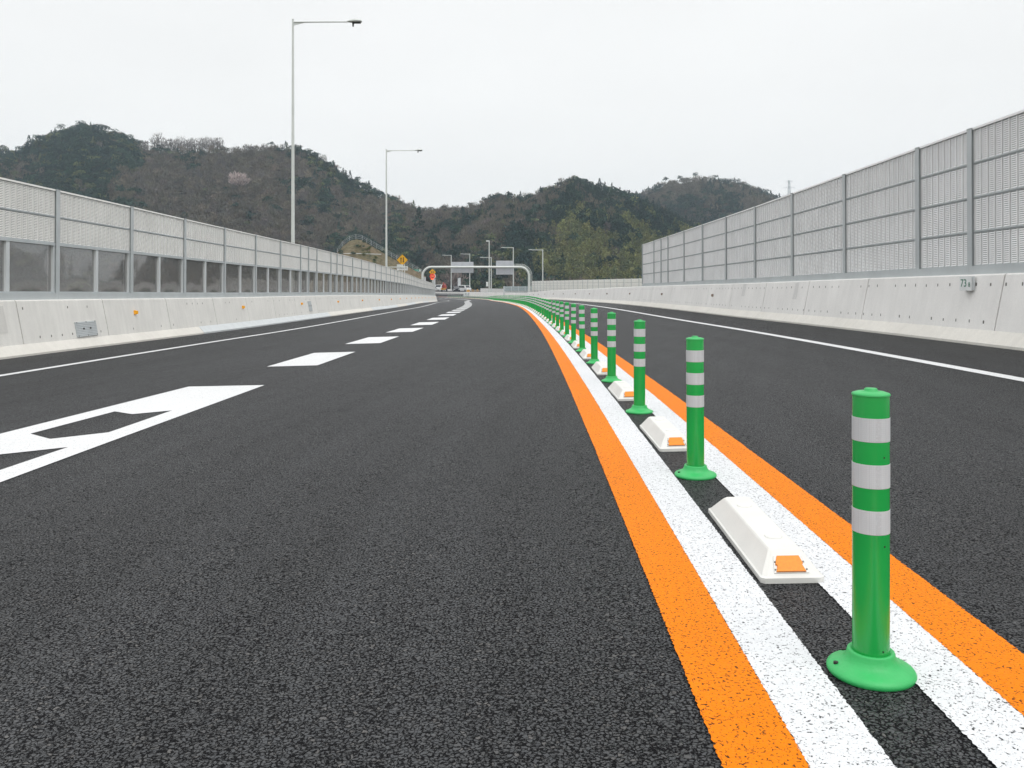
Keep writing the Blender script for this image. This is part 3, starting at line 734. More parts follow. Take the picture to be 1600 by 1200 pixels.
Y = 152.0; r_ = empty('variable_sign', (lx(675.7, Y), Y, -4.4)); b0 = -4.4; k = Y / F
m = MB(); m.tube([(0, .1, 0), (0, .1, lz(421, Y) - b0)], .09, 10); m.build('post', M_POLE, r_)
m = MB(); cz = lz(425.3, Y) - b0; diamond(m, cz, 5.4 * k, 0, .04); m.build('diamond_plate', M_SIGNY, r_)
m = MB(); arrow(m, -.14, cz - .22, cz + .2, True, .09, -.02, -.004); arrow(m, .14, cz - .22, cz + .2, True, .09, -.02, -.004); m.build('arrow', M_BLACK, r_)
def disc(m, cx, cz, r, y0, y1, mi=0, n=28): m.prism([(cx + r * math.cos(2 * math.pi * i / n), cz + r * math.sin(2 * math.pi * i / n)) for i in range(n)], y0, y1, mi)
cz = lz(431.6, Y) - b0
m = MB(); disc(m, 0.08, cz, 4.5 * k, .03, .12); m.build('casing', M_SIGNW, r_)
m = MB(); disc(m, 0, cz, 4.1 * k, .0, .029); m.build('ring', M_LEDRED, r_)
m = MB(); disc(m, 0, cz, 3.1 * k, -.012, -.002); m.build('face', M_RED, r_)
text_mesh('numerals', '50', .52, M_LEDORG, r_, Matrix.Translation((0, -.02, cz)) @ Matrix.Rotation(R(90), 4, 'X'))
m = MB(); m.box(-.3, .2, -.05, .05, lz(437, Y) - b0, lz(435.5, Y) - b0); m.build('indicator', M_LEDORG, r_)
tag(r_, 'lit red round 50 speed sign under a small yellow diamond, left inside the gantry', 'sign')

Y = 230.0; r_ = empty('direction_sign', (lx(650, Y), Y, -4.4)); k = Y / F
m = MB(); m.box(-6.5 * k, 5 * k, 0, .08, lz(424, Y) + 4.4, lz(421, Y) + 4.4); bevel(m.build('board', simple('sign_teal', (.02, .30, .20), .5), r_), .03)
m = MB(); m.box(5 * k + .02, 7.2 * k, 0, .08, lz(424, Y) + 4.4, lz(421, Y) + 4.4); m.build('board_end', M_SIGNW, r_)
m = MB()
for x in (-3.5 * k, 3.5 * k): m.tube([(x, .2, 0), (x, .2, lz(422, Y) + 4.4)], .09, 8)
m.build('post', M_GALV, r_); tag(r_, 'small far green direction board seen just left of the gantry leg', 'sign')

# grey cabinets and box columns near the gantry foot
for x, y0, y1, wd, Y, lab in ((664, 433.5, 441, 2.6, 150, 'narrow grey cabinet top beside the left leg of the gantry'), (678.6, 436.5, 443, 3.2, 158, 'grey cabinet top at the far end of the left noise screen'), (717.5, 434.5, 451, 4.6, 262, 'grey box column standing between the dark car and the white van')):
    r_ = empty('utility_cabinet', (lx(x, Y), Y, -4.4 if Y < 212 else apron_z(Y))); b0 = r_.location.z; wv = wd * Y / F / 2; hh = lz(y0, Y) - b0
    m = MB(); m.box(-wv, wv, -.3, .3, 0, hh); bevel(m.build('cabinet', M_SIGNBACK, r_), .03)
    m = MB(); m.box(-wv * .8, wv * .8, -.315, -.303, .2, hh - .15); m.build('door', M_GALV_L, r_)
    m = MB(); m.box(-wv - .03, wv + .03, -.34, .34, hh + .003, hh + .06); m.build('lid', M_GALV_L, r_)
    tag(r_, lab, 'cabinet')

# ------------------------------------------------------------------ low outer screens at right, far
def simple_screen(name, a, b, h, rows, n, mats, label, z0=None):
    root = empty(name, a); A_ = Vector(a); B = Vector(b); Lb = (B - A_).length
    M = bay_matrix(A_, B); M.translation = Vector((0, 0, 0)); rb = Lb / n
    m = MB()
    for k in range(n + 1): m.box(k * rb - .08, k * rb + .08, -.12, .03, 0, h + .03, 0, M)
    m.build('post_row', mats[0], root)
    rh = 2.05 / 4
    for j in range(n):
        m = MB(); z = h
        for q in range(rows):
            m.box(j * rb + .085, (j + 1) * rb - .085, -.06, 0, z - rh + .012, z - .012, 0, M)
            for c in range(1, 9): m.box(j * rb + rb * c / 9 - .02, j * rb + rb * c / 9 + .02, .001, .018, z - rh + .02, z - .02, 0, M)
            z -= rh
        m.build('louvre_panel', mats[1], root)
    m = MB(); m.box(0, Lb, -.2, -.121, 0, h - rows * rh - .02, 0, M); m.build('skirt', mats[2], root)
    tag(root, label, 'noise barrier'); return root
zb = -3.2
simple_screen('outer_noise_barrier', (lx(1040, 100), 100, zb), (lx(831, 190), 190, zb), lz(435.2, 112) - zb, 4, 26, (M_GALV, M_PANEL_L, M_CONC_R), 'low grey noise screen far behind the right barrier, from the tall screen to the gantry')
f_ = simple_screen('outer_noise_barrier', (lx(831, 186), 186, zb), (lx(787.5, 176), 176, zb), lz(447.3, 180) - zb, 2, 4, (M_GALV_L, simple('bluish_sheet', (.34, .40, .42), .4), M_GALV_L), 'short bluish screen at the foot of the gantry right leg')
# far white parapet beyond the bend
r_ = empty('far_parapet', (lx(757, 250), 250, -1.4)); m = MB()
a = Vector((lx(752, 250), 250, apron_z(250))); b = Vector((lx(860, 216), 216, -1.5)); M = bay_matrix(a, b); M = Matrix.Translation(-Vector(r_.location)) @ M
m.box(0, (b - a).length, -.3, 0, -.6, 1.05, 0, M); m.box(0, (b - a).length, -.36, .04, 1.054, 1.12, 0, M); m.build('wall', M_CONC_R, r_)
tag(r_, 'pale far concrete parapet crossing behind the traffic cones under the gantry', 'concrete barrier')
for (x0, y0, x1, y1, hh, lab) in ((640, 236, 727, 224, .42, 'nearer low pale kerb wall in the far area beyond the end of the left screen'), (640, 282, 706, 272, .5, 'farther low pale kerb wall just in front of the distant vehicles')):
    a = Vector((lx(x0, y0), y0, apron_z(y0))); b = Vector((lx(x1, y1), y1, apron_z(y1))); k_ = empty('kerb_wall', a); M = bay_matrix(a, b); M.translation = Vector((0, 0, 0))
    m = MB(); m.box(0, (b - a).length, -.25, 0, -.3, hh, 0, M); m.build('wall', M_CONC_R, k_); tag(k_, lab, 'kerb wall')
# white end block of the right barrier
e_ = empty('barrier_end_cabinet', P(206.2, D_RW + .1)); m = MB(); m.box(-.9, .9, -.5, .5, -.2, 1.0); bevel(m.build('casing', M_SIGNW, e_), .05)
m = MB(); m.box(-.6, -.1, -.53, -.505, .2, .8); m.box(.1, .6, -.53, -.505, .2, .8); m.build('hatch', M_GALV, e_)
tag(e_, 'white box at the far end of the right concrete barrier', 'cabinet')

# ------------------------------------------------------------------ far vehicles and works
def vehicle(name, loc, rz, W, H, L, hood, mat, label, cat):
    root = empty(name, loc, rz); belt = H * .55; w2 = W / 2
    prof = [(-L / 2, .3), (-L / 2, belt), (-L / 2 + hood, belt * 1.04), (-L / 2 + hood + .55, H * .97), (L / 2 - .5, H), (L / 2 - .08, belt), (L / 2, .35), (L / 2 - .1, .25), (-L / 2 + .1, .22)]
    m = MB(); m.hull([(-w2, y, z) for y, z in prof], [(w2, y, z) for y, z in prof]); bevel(m.build('body', mat, root), .09, 3)
    m = MB(); y0 = -L / 2 + hood
    m.add([(-w2 * .86, y0 + .06, belt * 1.08), (w2 * .86, y0 + .06, belt * 1.08), (w2 * .8, y0 + .50, H * .93), (-w2 * .8, y0 + .50, H * .93)], [(0, 1, 2, 3)])
    m.v = [(x, y - .03, z + .02) for x, y, z in m.v]; m.build('windscreen', M_GLASS_D, root)
    for sx_ in (-1, 1):
        m = MB(); m.box(min(sx_ * w2, sx_ * (w2 + .012)), max(sx_ * w2, sx_ * (w2 + .012)), y0 + .7, L / 2 - .5, belt * 1.08, H * .9); m.build('side_window', M_GLASS_D, root)
        m = MB(); m.box(min(sx_ * w2 * .6, sx_ * w2 * .9), max(sx_ * w2 * .6, sx_ * w2 * .9), -L / 2 - .02, -L / 2 + .01, belt * .72, belt * .9); m.build('headlight', M_SIGNW, root)
        for y in (-L / 2 + .85, L / 2 - .85):
            m = MB(); m.lathe([(.32, -.1), (.33, 0), (.32, .1)], 20); me = m.mesh('wheel', M_TYRE); me.transform(Matrix.Translation((sx_ * (w2 - .08), y, .32)) @ Matrix.Rotation(R(90), 4, 'Y')); link('wheel', me, root)
    m = MB(); m.box(-w2 * .5, w2 * .5, -L / 2 - .03, -L / 2 + .005, .38, .52); m.build('grille', M_BLACK, root)
    tag(root, label, cat); return root
Y = 252; vehicle('parked_car', (lx(713, Y), Y, apron_z(Y)), R(8), 1.75, 1.72, 4.4, 1.1, M_CARDARK, 'dark blue car facing the camera under the left half of the gantry', 'car')
Y = 258; vehicle('parked_van', (lx(726, Y), Y, apron_z(Y)), R(38), 1.8, 1.95, 4.7, .5, M_CARWHITE, 'white van parked to the right of the dark car beneath the gantry', 'van')
Y = 262; vehicle('parked_truck', (lx(687.5, Y), Y, apron_z(Y)), R(-10), 1.9, 2.1, 5.0, .2, M_CARWHITE, 'white truck partly hidden by the end of the left noise screen', 'truck')
Y = 255; ex = empty('excavator', (lx(694, Y), Y, apron_z(Y)))
m = MB()
for x in (-.75, .75): m.box(x - .22, x + .22, -1.2, 1.2, 0, .5)
bevel(m.build('tracks', M_TYRE, ex), .12, 3)
m = MB(); m.box(-.9, .5, -.9, 1.1, .55, 1.15); bevel(m.build('body', M_YELLOW, ex), .08)
m = MB(); m.box(-.2, .6, -.9, .2, 1.16, 2.1); bevel(m.build('cab', M_RED, ex), .08)
m = MB(); m.tube([(-.4, -.8, .9), (-.1, -1.5, 2.7), (.5, -1.9, 2.2), (.9, -2.1, .9)], [.18, .16, .13, .1], 8); m.build('boom', M_RED, ex)
m = MB(); m.prism([(.6, .9), (1.2, .9), (1.1, .3), (.7, .3)], -2.4, -1.8); m.build('bucket', M_DARK, ex)
tag(ex, 'small red and yellow digger working left of the dark car', 'excavator')
for x, Y, lab in ((731.5, 226, 'orange-topped works barricade nearest the white van'), (739, 228, 'middle one of the three tan works barricades right of the van'), (746, 230, 'rightmost tan works barricade in front of the far parapet')):
    r_ = empty('works_barricade', (lx(x, Y), Y, apron_z(Y)))
    m = MB(); m.box(-.5, .5, -.03, .03, .45, .95); bevel(m.build('board', M_YELLOW if x < 735 else simple('tan_board', (.42, .30, .18), .6), r_), .02)
    m = MB()
    for q in (-.42, .42):
        m.tube([(q, -.25, 0), (q, -.031, .95)], .03, 6); m.tube([(q, .25, 0), (q, .031, .95)], .03, 6)
    m.build('leg', M_GALV, r_)
    m = MB(); m.lathe([(.07, .96), (.09, 1.08), (.02, 1.16)], 10); m.build('lamp', M_AMBERB, r_)
    tag(r_, lab, 'barricade', 'works barricades')

# ------------------------------------------------------------------ fenced grassy mound behind the left screen
Y0 = 190.0; ol = [(505, 412), (520, 402), (527, 396), (535, 385), (546, 376.5), (556, 374), (566, 376), (580, 384), (597, 393.5), (612, 402.5), (627, 411), (645, 421), (665, 432)]
def mound_pt(i_, v):
    x, y = ol[i_]; X, Z = lx(x, Y0), lz(y, Y0)
    if v <= 1: return Vector((X + (1 - v) * 0, Y0 - 26 * (1 - v), -4.6 + (Z + 4.6) * v ** .9))
    return Vector((X, Y0 + 30 * (v - 1), Z - 3 * (v - 1)))
vv = list(np.linspace(0, 1, 14)) + [1.5, 2]
m = MB(); m.add([mound_pt(i_, v) + Vector((random.uniform(-.2, .2), 0, random.uniform(-.12, .12) if 0 < v < 1 else 0)) for i_ in range(len(ol)) for v in vv],
    [(i_ * len(vv) + j, (i_ + 1) * len(vv) + j, (i_ + 1) * len(vv) + j + 1, i_ * len(vv) + j + 1) for i_ in range(len(ol) - 1) for j in range(len(vv) - 1)])
tag(m.build('grassy_mound', M_MOUND), kind='structure')
za = lz(394.3, Y0) - .5
m = MB(); dl = []
for i_ in range(len(ol)):
    top = mound_pt(i_, 1)
    if top.z < za: continue
    v = ((za + 4.6) / (top.z + 4.6)) ** (1 / .9); q = mound_pt(i_, v); dl.append(Vector((q.x, q.y - .1, za)))
m.tube(dl, .07, 6); o_ = m.build('slope_drain', M_SIGNW)
o_.location = (0, 0, 0); tag(o_, 'thin pale concrete drain line crossing the grassy mound', 'drain')
r_ = empty('mound_fence', mound_pt(5, 1)); o = Vector(r_.location); m = MB(); rl = []
for i_ in range(2, len(ol) - 1):
    a, b = mound_pt(i_, 1), mound_pt(i_ + 1, 1); n = max(1, int((b - a).length / 1.1))
    for k in range(n):
        q = a.lerp(b, k / n) - o; m.tube([q, q + Vector((0, 0, 1.15))], .03, 5); rl.append(q)
m.build('fence_posts', M_GALV_L, r_); m = MB()
for h in (.35, .75, 1.1): m.tube([q + Vector((0, .06, h)) for q in rl], .018, 4)
m.build('wire', M_GALV_L, r_)
tag(r_, 'post and wire fence along the crest of the grassy mound', 'fence')
# a few shrubs on the mound are added with the trees below

# ------------------------------------------------------------------ power pylon
Y = 1150; r_ = empty('power_pylon', (lx(1233, Y), Y, -4.5)); Ht = lz(281.5, Y) + 4.5; m = MB()
def wdt(z): t = z / Ht; return 7 * (1 - t) ** 1.2 + .9
zs = list(np.linspace(0, Ht * .62, 8)) + list(np.linspace(Ht * .68, Ht, 8))
for a, b in zip(zs[:-1], zs[1:]):
    wa, wb = wdt(a), wdt(b)
    cs = [(-1, -1), (1, -1), (1, 1), (-1, 1)]
    for i_, (sx_, sy_) in enumerate(cs):
        m.tube([(sx_ * wa, sy_ * wa, a), (sx_ * wb, sy_ * wb, b)], .22, 4)
        tx, ty = cs[(i_ + 1) % 4]; m.tube([(sx_ * wa, sy_ * wa, a), (tx * wb, ty * wb, b)], .13, 4); m.tube([(tx * wa, ty * wa, a), (sx_ * wb, sy_ * wb, b)], .13, 4)
m.build('lattice', M_GALV, r_)
m = MB()
for z, wv in ((Ht * .99, 4.5), (Ht * .93, 8), (Ht * .86, 9), (Ht * .79, 8)):
    for sg in (-1, 1):
        m.tube([(0, 0, z), (sg * wv, 0, z)], .2, 4); m.tube([(sg * .8, 0, z + 1.6), (sg * wv, 0, z)], .13, 4); m.tube([(sg * wv, 0, z), (sg * wv, 0, z - 1.8)], .15, 4)
m.build('crossarms', M_GALV, r_); tag(r_, 'faint lattice power pylon on the skyline above the right screen', 'pylon')

# ------------------------------------------------------------------ wooded hills
def rand_dirs(n):
    v = rng.normal(size=(n, 3)); return v / np.linalg.norm(v, axis=1)[:, None]
def leaf_tris(c, size, n, flat=.5):
    """triangles of the given size at centres c (n,3)"""
    a = rand_dirs(n); b = rand_dirs(n); b = b - (a * b).sum(1)[:, None] * a; b /= np.linalg.norm(b, axis=1)[:, None]
    s_ = size * rng.uniform(.6, 1.35, (n, 1))
    return np.stack([c - a * s_ * .6 - b * s_ * .4, c + a * s_ * .6 - b * s_ * .4, c + b * s_ * .75], 1)
def proto_broad(nb=9, q=185, size=.41):
    cl = rand_dirs(nb) * np.array([.62, .62, .45]) * rng.uniform(.5, 1, (nb, 1)) + np.array([0, 0, .95]); r = rng.uniform(.28, .5, nb)
    k = rng.integers(0, nb, q); d = rand_dirs(q); d[:, 2] = np.abs(d[:, 2]) * .9 - .15
    c = cl[k] + d * r[k][:, None]; t = leaf_tris(c, size * .36, q); sh = rng.uniform(.65, 1.25, nb)[k] * rng.uniform(.8, 1.2, q); return t, sh
def proto_conifer(q=180):
    z = rng.uniform(0, 1, q) ** 1.2; a = rng.uniform(0, 6.28, q); r = (1 - z) * .55 * rng.uniform(.55, 1, q) * (1 + .25 * np.sin(z * 40)) + .03
    c = np.stack([r * np.cos(a), r * np.sin(a), .25 + z * 1.75], 1); return leaf_tris(c, .14, q), rng.uniform(.6, 1.3, q)
def proto_bare(q=110):
    t = []
    for k in range(6):
        b0 = np.array([rng.normal(0, .12), rng.normal(0, .12), 0]); tp = b0 + np.array([rng.normal(0, .3), rng.normal(0, .3), rng.uniform(1.2, 1.7)]); w_ = np.array([.03, 0, 0])
        t.append([b0 - w_, b0 + w_, tp])
    t = np.array(t); a = rng.uniform(0, 6.28, q); z = rng.uniform(.35, 1.5, q); r = .6 * np.sqrt(np.clip(1 - ((z - .95) / .75) ** 2, .05, 1)) * np.sqrt(rng.uniform(.05, 1, q))
    c = np.stack([r * np.cos(a), r * np.sin(a), z], 1); d = np.stack([np.cos(a) * .5, np.sin(a) * .5, np.ones(q)], 1) + rng.normal(0, .35, (q, 3)); d /= np.linalg.norm(d, axis=1)[:, None]
    p_ = rand_dirs(q) * .035; tw = np.stack([c - d * .12 - p_, c - d * .12 + p_, c + d * .2], 1); return np.concatenate([t, tw]), np.concatenate([np.full(6, 1.25), rng.uniform(.65, 1.3, q)])
def proto_haze(q=160):     # bare broadleaf crown seen as a soft brown mass
    nb = 7; cl = rand_dirs(nb) * np.array([.5, .5, .38]) + np.array([0, 0, .95]); k = rng.integers(0, nb, q); d = rand_dirs(q); d[:, 2] = np.abs(d[:, 2])
    c = cl[k] + d * .38; dd = d + rng.normal(0, .4, (q, 3)); dd[:, 2] += .6; dd /= np.linalg.norm(dd, axis=1)[:, None]; p_ = rand_dirs(q) * .046
    return np.stack([c - dd * .14 - p_, c - dd * .14 + p_, c + dd * .22], 1), rng.uniform(.65, 1.3, q)
def proto_bamboo(q=180):
    nb = 5; t = []; sh = []
    for k in range(nb):
        bx, by = rng.normal(0, .28, 2); lean = rng.normal(0, .25, 2); h = rng.uniform(1.2, 1.9); n = q // nb
        z = rng.uniform(.1, 1, n) ** .7; r = .26 * np.sin(np.clip(z, .05, .97) * math.pi) ** .7 + .03; a = rng.uniform(0, 6.28, n)
        c = np.stack([bx + lean[0] * z ** 2 + r * np.cos(a), by + lean[1] * z ** 2 + r * np.sin(a), z * h], 1); t.append(leaf_tris(c, .125, n)); sh.append(rng.uniform(.7, 1.3, n) * rng.uniform(.75, 1.2))
    return np.concatenate(t), np.concatenate(sh)
PROT = {'b': [proto_broad() for _ in range(6)], 'c': [proto_conifer() for _ in range(4)], 'n': [proto_bare() for _ in range(4)], 'h': [proto_haze() for _ in range(5)], 'm': [proto_bamboo() for _ in range(5)]}
def bake(name, inst, mat=None, parent=None, origin=(0, 0, 0)):
    """inst: list of (kind, x, y, z, scale, rgb)"""
    V = []; Cc = []
    for kd, x, y, z, sc, rgb in inst:
        t, sh = PROT[kd][rng.integers(len(PROT[kd]))]; a = rng.uniform(0, 6.28); ca, sa = math.cos(a), math.sin(a)
        Rm = np.array([[ca, -sa, 0], [sa, ca, 0], [0, 0, 1]]); s3 = np.array([sc * rng.uniform(.85, 1.15), sc * rng.uniform(.85, 1.15), sc * rng.uniform(.85, 1.15)])
        V.append(((t.reshape(-1, 3) @ Rm.T) * s3 + np.array([x, y, z])).astype(np.float32))
        Cc.append(np.repeat(sh[:, None] * np.array(rgb)[None], 3, 0))
    V = np.concatenate(V) - np.array(origin, dtype=np.float32); Cc = np.concatenate(Cc); nv = len(V); nt_ = nv // 3
    me = bpy.data.meshes.new(name); me.vertices.add(nv); me.vertices.foreach_set('co', V.astype(np.float32).ravel())
    me.loops.add(nv); me.loops.foreach_set('vertex_index', np.arange(nv, dtype=np.int32))
    me.polygons.add(nt_); me.polygons.foreach_set('loop_start', np.arange(0, nv, 3, dtype=np.int32)); me.polygons.foreach_set('loop_total', np.full(nt_, 3, dtype=np.int32))
    me.update(calc_edges=True)
    at_ = me.attributes.new('leafcol', 'FLOAT_COLOR', 'POINT'); at_.data.foreach_set('color', np.concatenate([Cc, np.ones((nv, 1))], 1).astype(np.float32).ravel())
    me.materials.append(M_LEAF); o_ = link(name, me, parent); o_.location = (0, 0, 0) if parent else origin; return o_

def vnoise(x, y, seed):
    r = np.random.default_rng(seed); G = r.uniform(-1, 1, (64, 64)); xi = int(math.floor(x)); yi = int(math.floor(y)); fx = x - xi; fy = y - yi
    fx = fx * fx * (3 - 2 * fx); fy = fy * fy * (3 - 2 * fy); g = lambda a, b: G[a % 64, b % 64]
    return (g(xi, yi) * (1 - fx) + g(xi + 1, yi) * fx) * (1 - fy) + (g(xi, yi + 1) * (1 - fx) + g(xi + 1, yi + 1) * fx) * fy
_G = {}
def vn(x, y, seed):
    if seed not in _G: _G[seed] = np.random.default_rng(seed).uniform(-1, 1, (64, 64))
    G = _G[seed]; xi = math.floor(x); yi = math.floor(y); fx = x - xi; fy = y - yi; fx = fx * fx * (3 - 2 * fx); fy = fy * fy * (3 - 2 * fy)
    return (G[xi % 64, yi % 64] * (1 - fx) + G[(xi + 1) % 64, yi % 64] * fx) * (1 - fy) + (G[xi % 64, (yi + 1) % 64] * (1 - fx) + G[(xi + 1) % 64, (yi + 1) % 64] * fx) * fy

class Hill:
    def __init__(s, name, ridge, Yr, Yf, zf, treepx, seed, fold=5.0):
        s.name = name; s.u = [a for a, b in ridge]; s.r = [b for a, b in ridge]; s.Yr = Yr; s.Yf = Yf; s.zf = zf; s.tp = treepx; s.seed = seed; s.fold = fold
    def pt(s, u, v):
        Yr = s.Yr(u); Yf = s.Yf(u)
        if v <= 1:
            Y = Yf + (Yr - Yf) * v; X = lx(u, Yr) * (1 - (1 - v) * .0) * Y / Yr
            Z = lz(np.interp(u, s.u, s.r) + s.tp, Yr); z = s.zf + (Z - s.zf) * (v ** .88)
            f = math.sin(math.pi * v) * s.fold; z += f * (vn(u / 70, v * 1.2, s.seed) + .6 * vn(u / 28, v * 2.5, s.seed + 1)); Y += f * 2 * vn(u / 50 + 9, v * 1.5, s.seed + 2)
            return X, Y, z
        Y = Yr + (v - 1) * 150; X = lx(u, Yr) * Y / Yr; Z = lz(np.interp(u, s.u, s.r) + s.tp, Yr); return X, Y, Z - (v - 1) * 60
    def terrain(s):
        us = np.arange(s.u[0], s.u[-1] + 1, 8.0); vv = list(np.linspace(0, 1, 26)) + [1.3, 1.8]
        m = MB(); m.add([s.pt(u, v) for u in us for v in vv], [(i * len(vv) + j, (i + 1) * len(vv) + j, (i + 1) * len(vv) + j + 1, i * len(vv) + j + 1) for i in range(len(us) - 1) for j in range(len(vv) - 1)], 0, True)
        return tag(m.build(s.name, M_SOIL), kind='structure')

GRN = (.032, .064, .044); DGR = (.018, .044, .037); BRN = (.135, .122, .093); TAN = (.18, .152, .118); YGR = (.185, .195, .075); OLV = (.11, .135, .06); PUR = (.135, .120, .108)
hillA = Hill('left_hill', [(-260, 300), (-120, 262), (-40, 240), (0, 230), (30, 226), (60, 208), (90, 196), (130, 187), (165, 196), (200, 208), (230, 222), (270, 228), (340, 226), (380, 226), (420, 221), (465, 222), (500, 236), (535, 259), (565, 281), (600, 298), (640, 317), (670, 325), (700, 327), (740, 340), (800, 372), (860, 410)],
             lambda u: 520 - .03 * max(0, u), lambda u: 335, -3.5, 13, 3, 6)
hillB = Hill('middle_hill', [(560, 372), (620, 345), (660, 326), (700, 322), (735, 319), (780, 304), (830, 298), (850, 288), (875, 280), (892, 274), (930, 284), (975, 294), (1020, 318), (1080, 345), (1150, 372), (1230, 392), (1300, 420)],
             lambda u: 455, lambda u: 300 + max(0, 760 - u) * .25, -3.2, 12, 21, 5)
hillC = Hill('right_hill', [(880, 330), (940, 305), (1000, 299), (1035, 284), (1075, 278), (1100, 275), (1150, 281), (1185, 294), (1210, 306), (1260, 336), (1330, 372), (1420, 410)],
             lambda u: 690, lambda u: 500, -3, 8, 41, 6)
def pickA(u, v):
    yy = np.interp(u, hillA.u, hillA.r); g = vn(u / 42, v * 5, 101) + .6 * vn(u / 17, v * 11, 102)
    green = .35 + .9 * math.exp(-((u - 130) / 95) ** 2) - .5 * math.exp(-((u - 330) / 130) ** 2) + .22 * (v > .8) + .4 * math.exp(-((u - 610) / 60) ** 2) * (v < .45)
    r = rng.uniform()
    if g * .55 + green + rng.normal(0, .22) > .55:
        return ('c' if rng.uniform() < .18 else 'b'), (GRN if rng.uniform() < .6 else DGR if rng.uniform() < .7 else OLV)
    return ('h' if r < .8 else 'n'), (BRN if r < .55 else TAN if r < .68 else PUR)
def pickB(u, v):
    g = vn(u / 40, v * 5, 111) + .6 * vn(u / 16, v * 12, 112); r = rng.uniform()
    bam = 1.25 * math.exp(-(max(0, abs(u - 955) - 60) / 65) ** 2 - (max(0, v - .12 - (u - 850) / 900) / .32) ** 2) + .75 * vn(u / 16, v * 12, 113) + .3 * vn(u / 40, v * 5, 114)
    if bam + rng.normal(0, .15) > .78: return 'm', (YGR if r < .6 else OLV)
    green = .25 + .75 * (1 / (1 + math.exp(-(u - 850) / 25))) * (v > .3) + .45 * (v < .35)
    if g * .55 + green + rng.normal(0, .2) > .5:
        return ('c' if rng.uniform() < .4 else 'b'), (DGR if rng.uniform() < .6 else GRN if r < .85 else OLV)
    return ('h' if r < .85 else 'n'), (BRN if r < .7 else PUR)
def pickC(u, v):
    g = vn(u / 30, v * 5, 121) + .3; r = rng.uniform()
    if g + rng.normal(0, .25) > -.05: return ('c' if r < .45 else 'b'), (DGR if r < .7 else GRN)
    return 'h', BRN
def forest(h, pick, du, dv, s0, s1, uu, label):
    inst = []; nu = int((uu[1] - uu[0]) / du)
    for i in range(nu):
        for j in range(dv):
            u = uu[0] + (i + rng.uniform()) * du; v = (j + rng.uniform()) / dv; v = min(v, 1.0)
            if j == dv - 1: v = rng.uniform(.96, 1.03)
            x, y, z = h.pt(u, v); kd, c = pick(u, v); sc = rng.uniform(s0, s1)
            if kd in 'h' and v > .93: kd = 'n' if rng.uniform() < .5 else 'h'
            if kd == 'c': sc *= .95
            if j == dv - 1: sc *= rng.uniform(.55, 1.15)
            inst.append((kd, x, y, z - .5, sc, (lambda f_: tuple(q * f_ * rng.uniform(.96, 1.04) for q in c))(rng.uniform(.72, 1.28))))
    o_ = bake('forest', inst); tag(o_, kind='stuff'); o_['label'] = label; print(h.name, len(inst)); return o_
for h in (hillA, hillB, hillC): h.terrain()
fA = forest(hillA, pickA, 6.4, 42, 2.6, 4.1, (-200, 800), 'mixed dark green and leafless brown wood covering the left hill')
fB = forest(hillB, pickB, 6.6, 37, 2.5, 3.9, (600, 1240), 'wood of dark conifers and yellow-green bamboo on the middle hill')
fC = forest(hillC, pickC, 5.4, 26, 3.2, 4.6, (900, 1340), 'dark distant wood on the rear right hill')
# scrub along the foot of the hills and on the mound
inst = []
for k in range(420):
    u = rng.uniform(600, 1100); Y = rng.uniform(292, 318) + max(0, 760 - u) * .22; r = rng.uniform()
    inst.append(('b' if r < .6 else 'h', lx(u, Y), Y, -3.9, rng.uniform(2.2, 4.4), GRN if r < .4 else OLV if r < .6 else TAN))
for k in range(26):
    i_ = rng.integers(3, 9); p_ = mound_pt(int(i_), rng.uniform(.6, .97)); inst.append(('b', p_.x + rng.uniform(-1, 1), p_.y, p_.z - .3, rng.uniform(.35, 1.0), GRN if rng.uniform() < .6 else OLV))
o_ = bake('undergrowth', inst); tag(o_, kind='stuff'); o_['label'] = 'scrub along the foot of the hills'

# single trees that stand out
def tree(name, kd, x, y, z, sc, rgb, label, cat, group=None, n=1, spread=0):
    root = empty(name, (x, y, z)); m = MB(); H = sc * 1.1
    m.tube([(0, 0, -.6), (.03 * sc, 0, H * .5), (0, .02 * sc, H)], [.055 * sc, .035 * sc, .012 * sc], 6)
    for k in range(5):
        a = k * 1.3 + rng.uniform(0, 1); z0 = H * rng.uniform(.35, .65); r = sc * .5
        m.tube([(0, 0, z0), (r * .5 * math.cos(a), r * .5 * math.sin(a), z0 + sc * .3), (r * math.cos(a), r * math.sin(a), z0 + sc * .62)], [.022 * sc, .014 * sc, .005 * sc], 5)
    m.build('trunk', M_BARK, root)
    bake('crown', [(kd, rng.uniform(-spread, spread), rng.uniform(-spread, spread), rng.uniform(0, spread * .3), sc, rgb) for _ in range(n)], None, root)
    tag(root, label, cat, group); return root
def on_hill(h, u, yy):      # point of the hillside that is seen at that height
    best = min(np.linspace(.05, 1, 60), key=lambda v: abs((CY - (h.pt(u, v)[2] - CAMZ) * F / h.pt(u, v)[1]) - yy)); return h.pt(u, best)
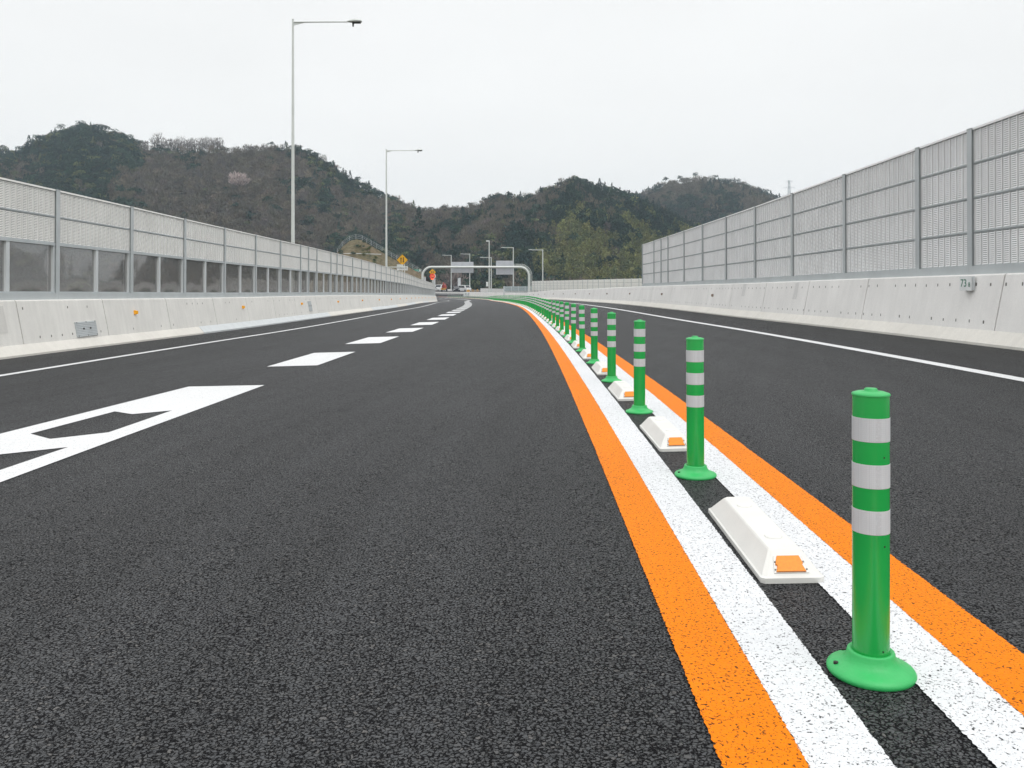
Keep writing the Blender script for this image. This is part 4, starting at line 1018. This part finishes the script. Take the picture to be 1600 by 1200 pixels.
x, y, z = on_hill(hillA, 376, 303); tree('cherry_tree', 'h', x, y - 4, z, 6.4, (.47, .39, .375), 'pale pink blossoming cherry tree high on the brown left hillside', 'tree', n=3, spread=1.6)
x, y, z = on_hill(hillA, 659, 378); tree('conifer', 'c', x, y - 6, z, 7.0, (.02, .045, .03), 'single dark pointed conifer standing among brown trees left of the saddle', 'tree')
x, y, z = on_hill(hillB, 712, 442); tree('cherry_tree', 'h', lx(712, 300), 300, -3.2, 5.5, (.22, .18, .165), 'dusty pink tree at the hill foot, behind the gantry and above the cars', 'tree', n=3, spread=1.6)
for k, u in enumerate(np.linspace(243, 344, 22)):
    u += rng.uniform(-2, 2); x, y, z = hillA.pt(u, 1.0)
    tree('bare_tree', 'n', x, y, z + .5, rng.uniform(4.6, 6.6), (.20, .18, .165), 'leafless pale tree in the see-through row on the left hill crest', 'tree', 'leafless trees along the left crest')
for k, u in enumerate((30, 95, 158, 424, 560, 577)):
    x, y, z = hillA.pt(u, 1.0); tree('crest_tree', 'b', x, y, z + .8, rng.uniform(2.6, 3.6), GRN, 'dark rounded evergreen bump on the left hill skyline', 'tree', 'evergreens on the left skyline')
for k, u in enumerate((672, 693, 733, 757, 768, 780, 795, 1040, 1062, 1087, 1118)):
    h = hillB if u < 900 else hillC; x, y, z = h.pt(u, 1.0); tree('skyline_pine', 'b', x, y, z + (2.0 if u < 900 else 2.8), rng.uniform(2.0, 2.9) * (1 if u < 900 else 1.25), GRN, 'small pine poking above the skyline of the saddle or the right hills', 'tree', 'pines on the far skyline')

# ------------------------------------------------------------------ haze
m = MB(); m.box(-900, 900, -30, 1400, -7, 175); hz = m.build('haze', None)
hm = bpy.data.materials.new('haze'); hm.use_nodes = True; N = hm.node_tree.nodes; N.remove(N['Principled BSDF'])
pv = N.new('ShaderNodeVolumePrincipled'); pv.inputs['Color'].default_value = (.74, .88, 1, 1); pv.inputs['Density'].default_value = .00028
hm.node_tree.links.new(pv.outputs[0], N['Material Output'].inputs['Volume']); hz.data.materials.clear(); hz.data.materials.append(hm); tag(hz, kind='stuff')
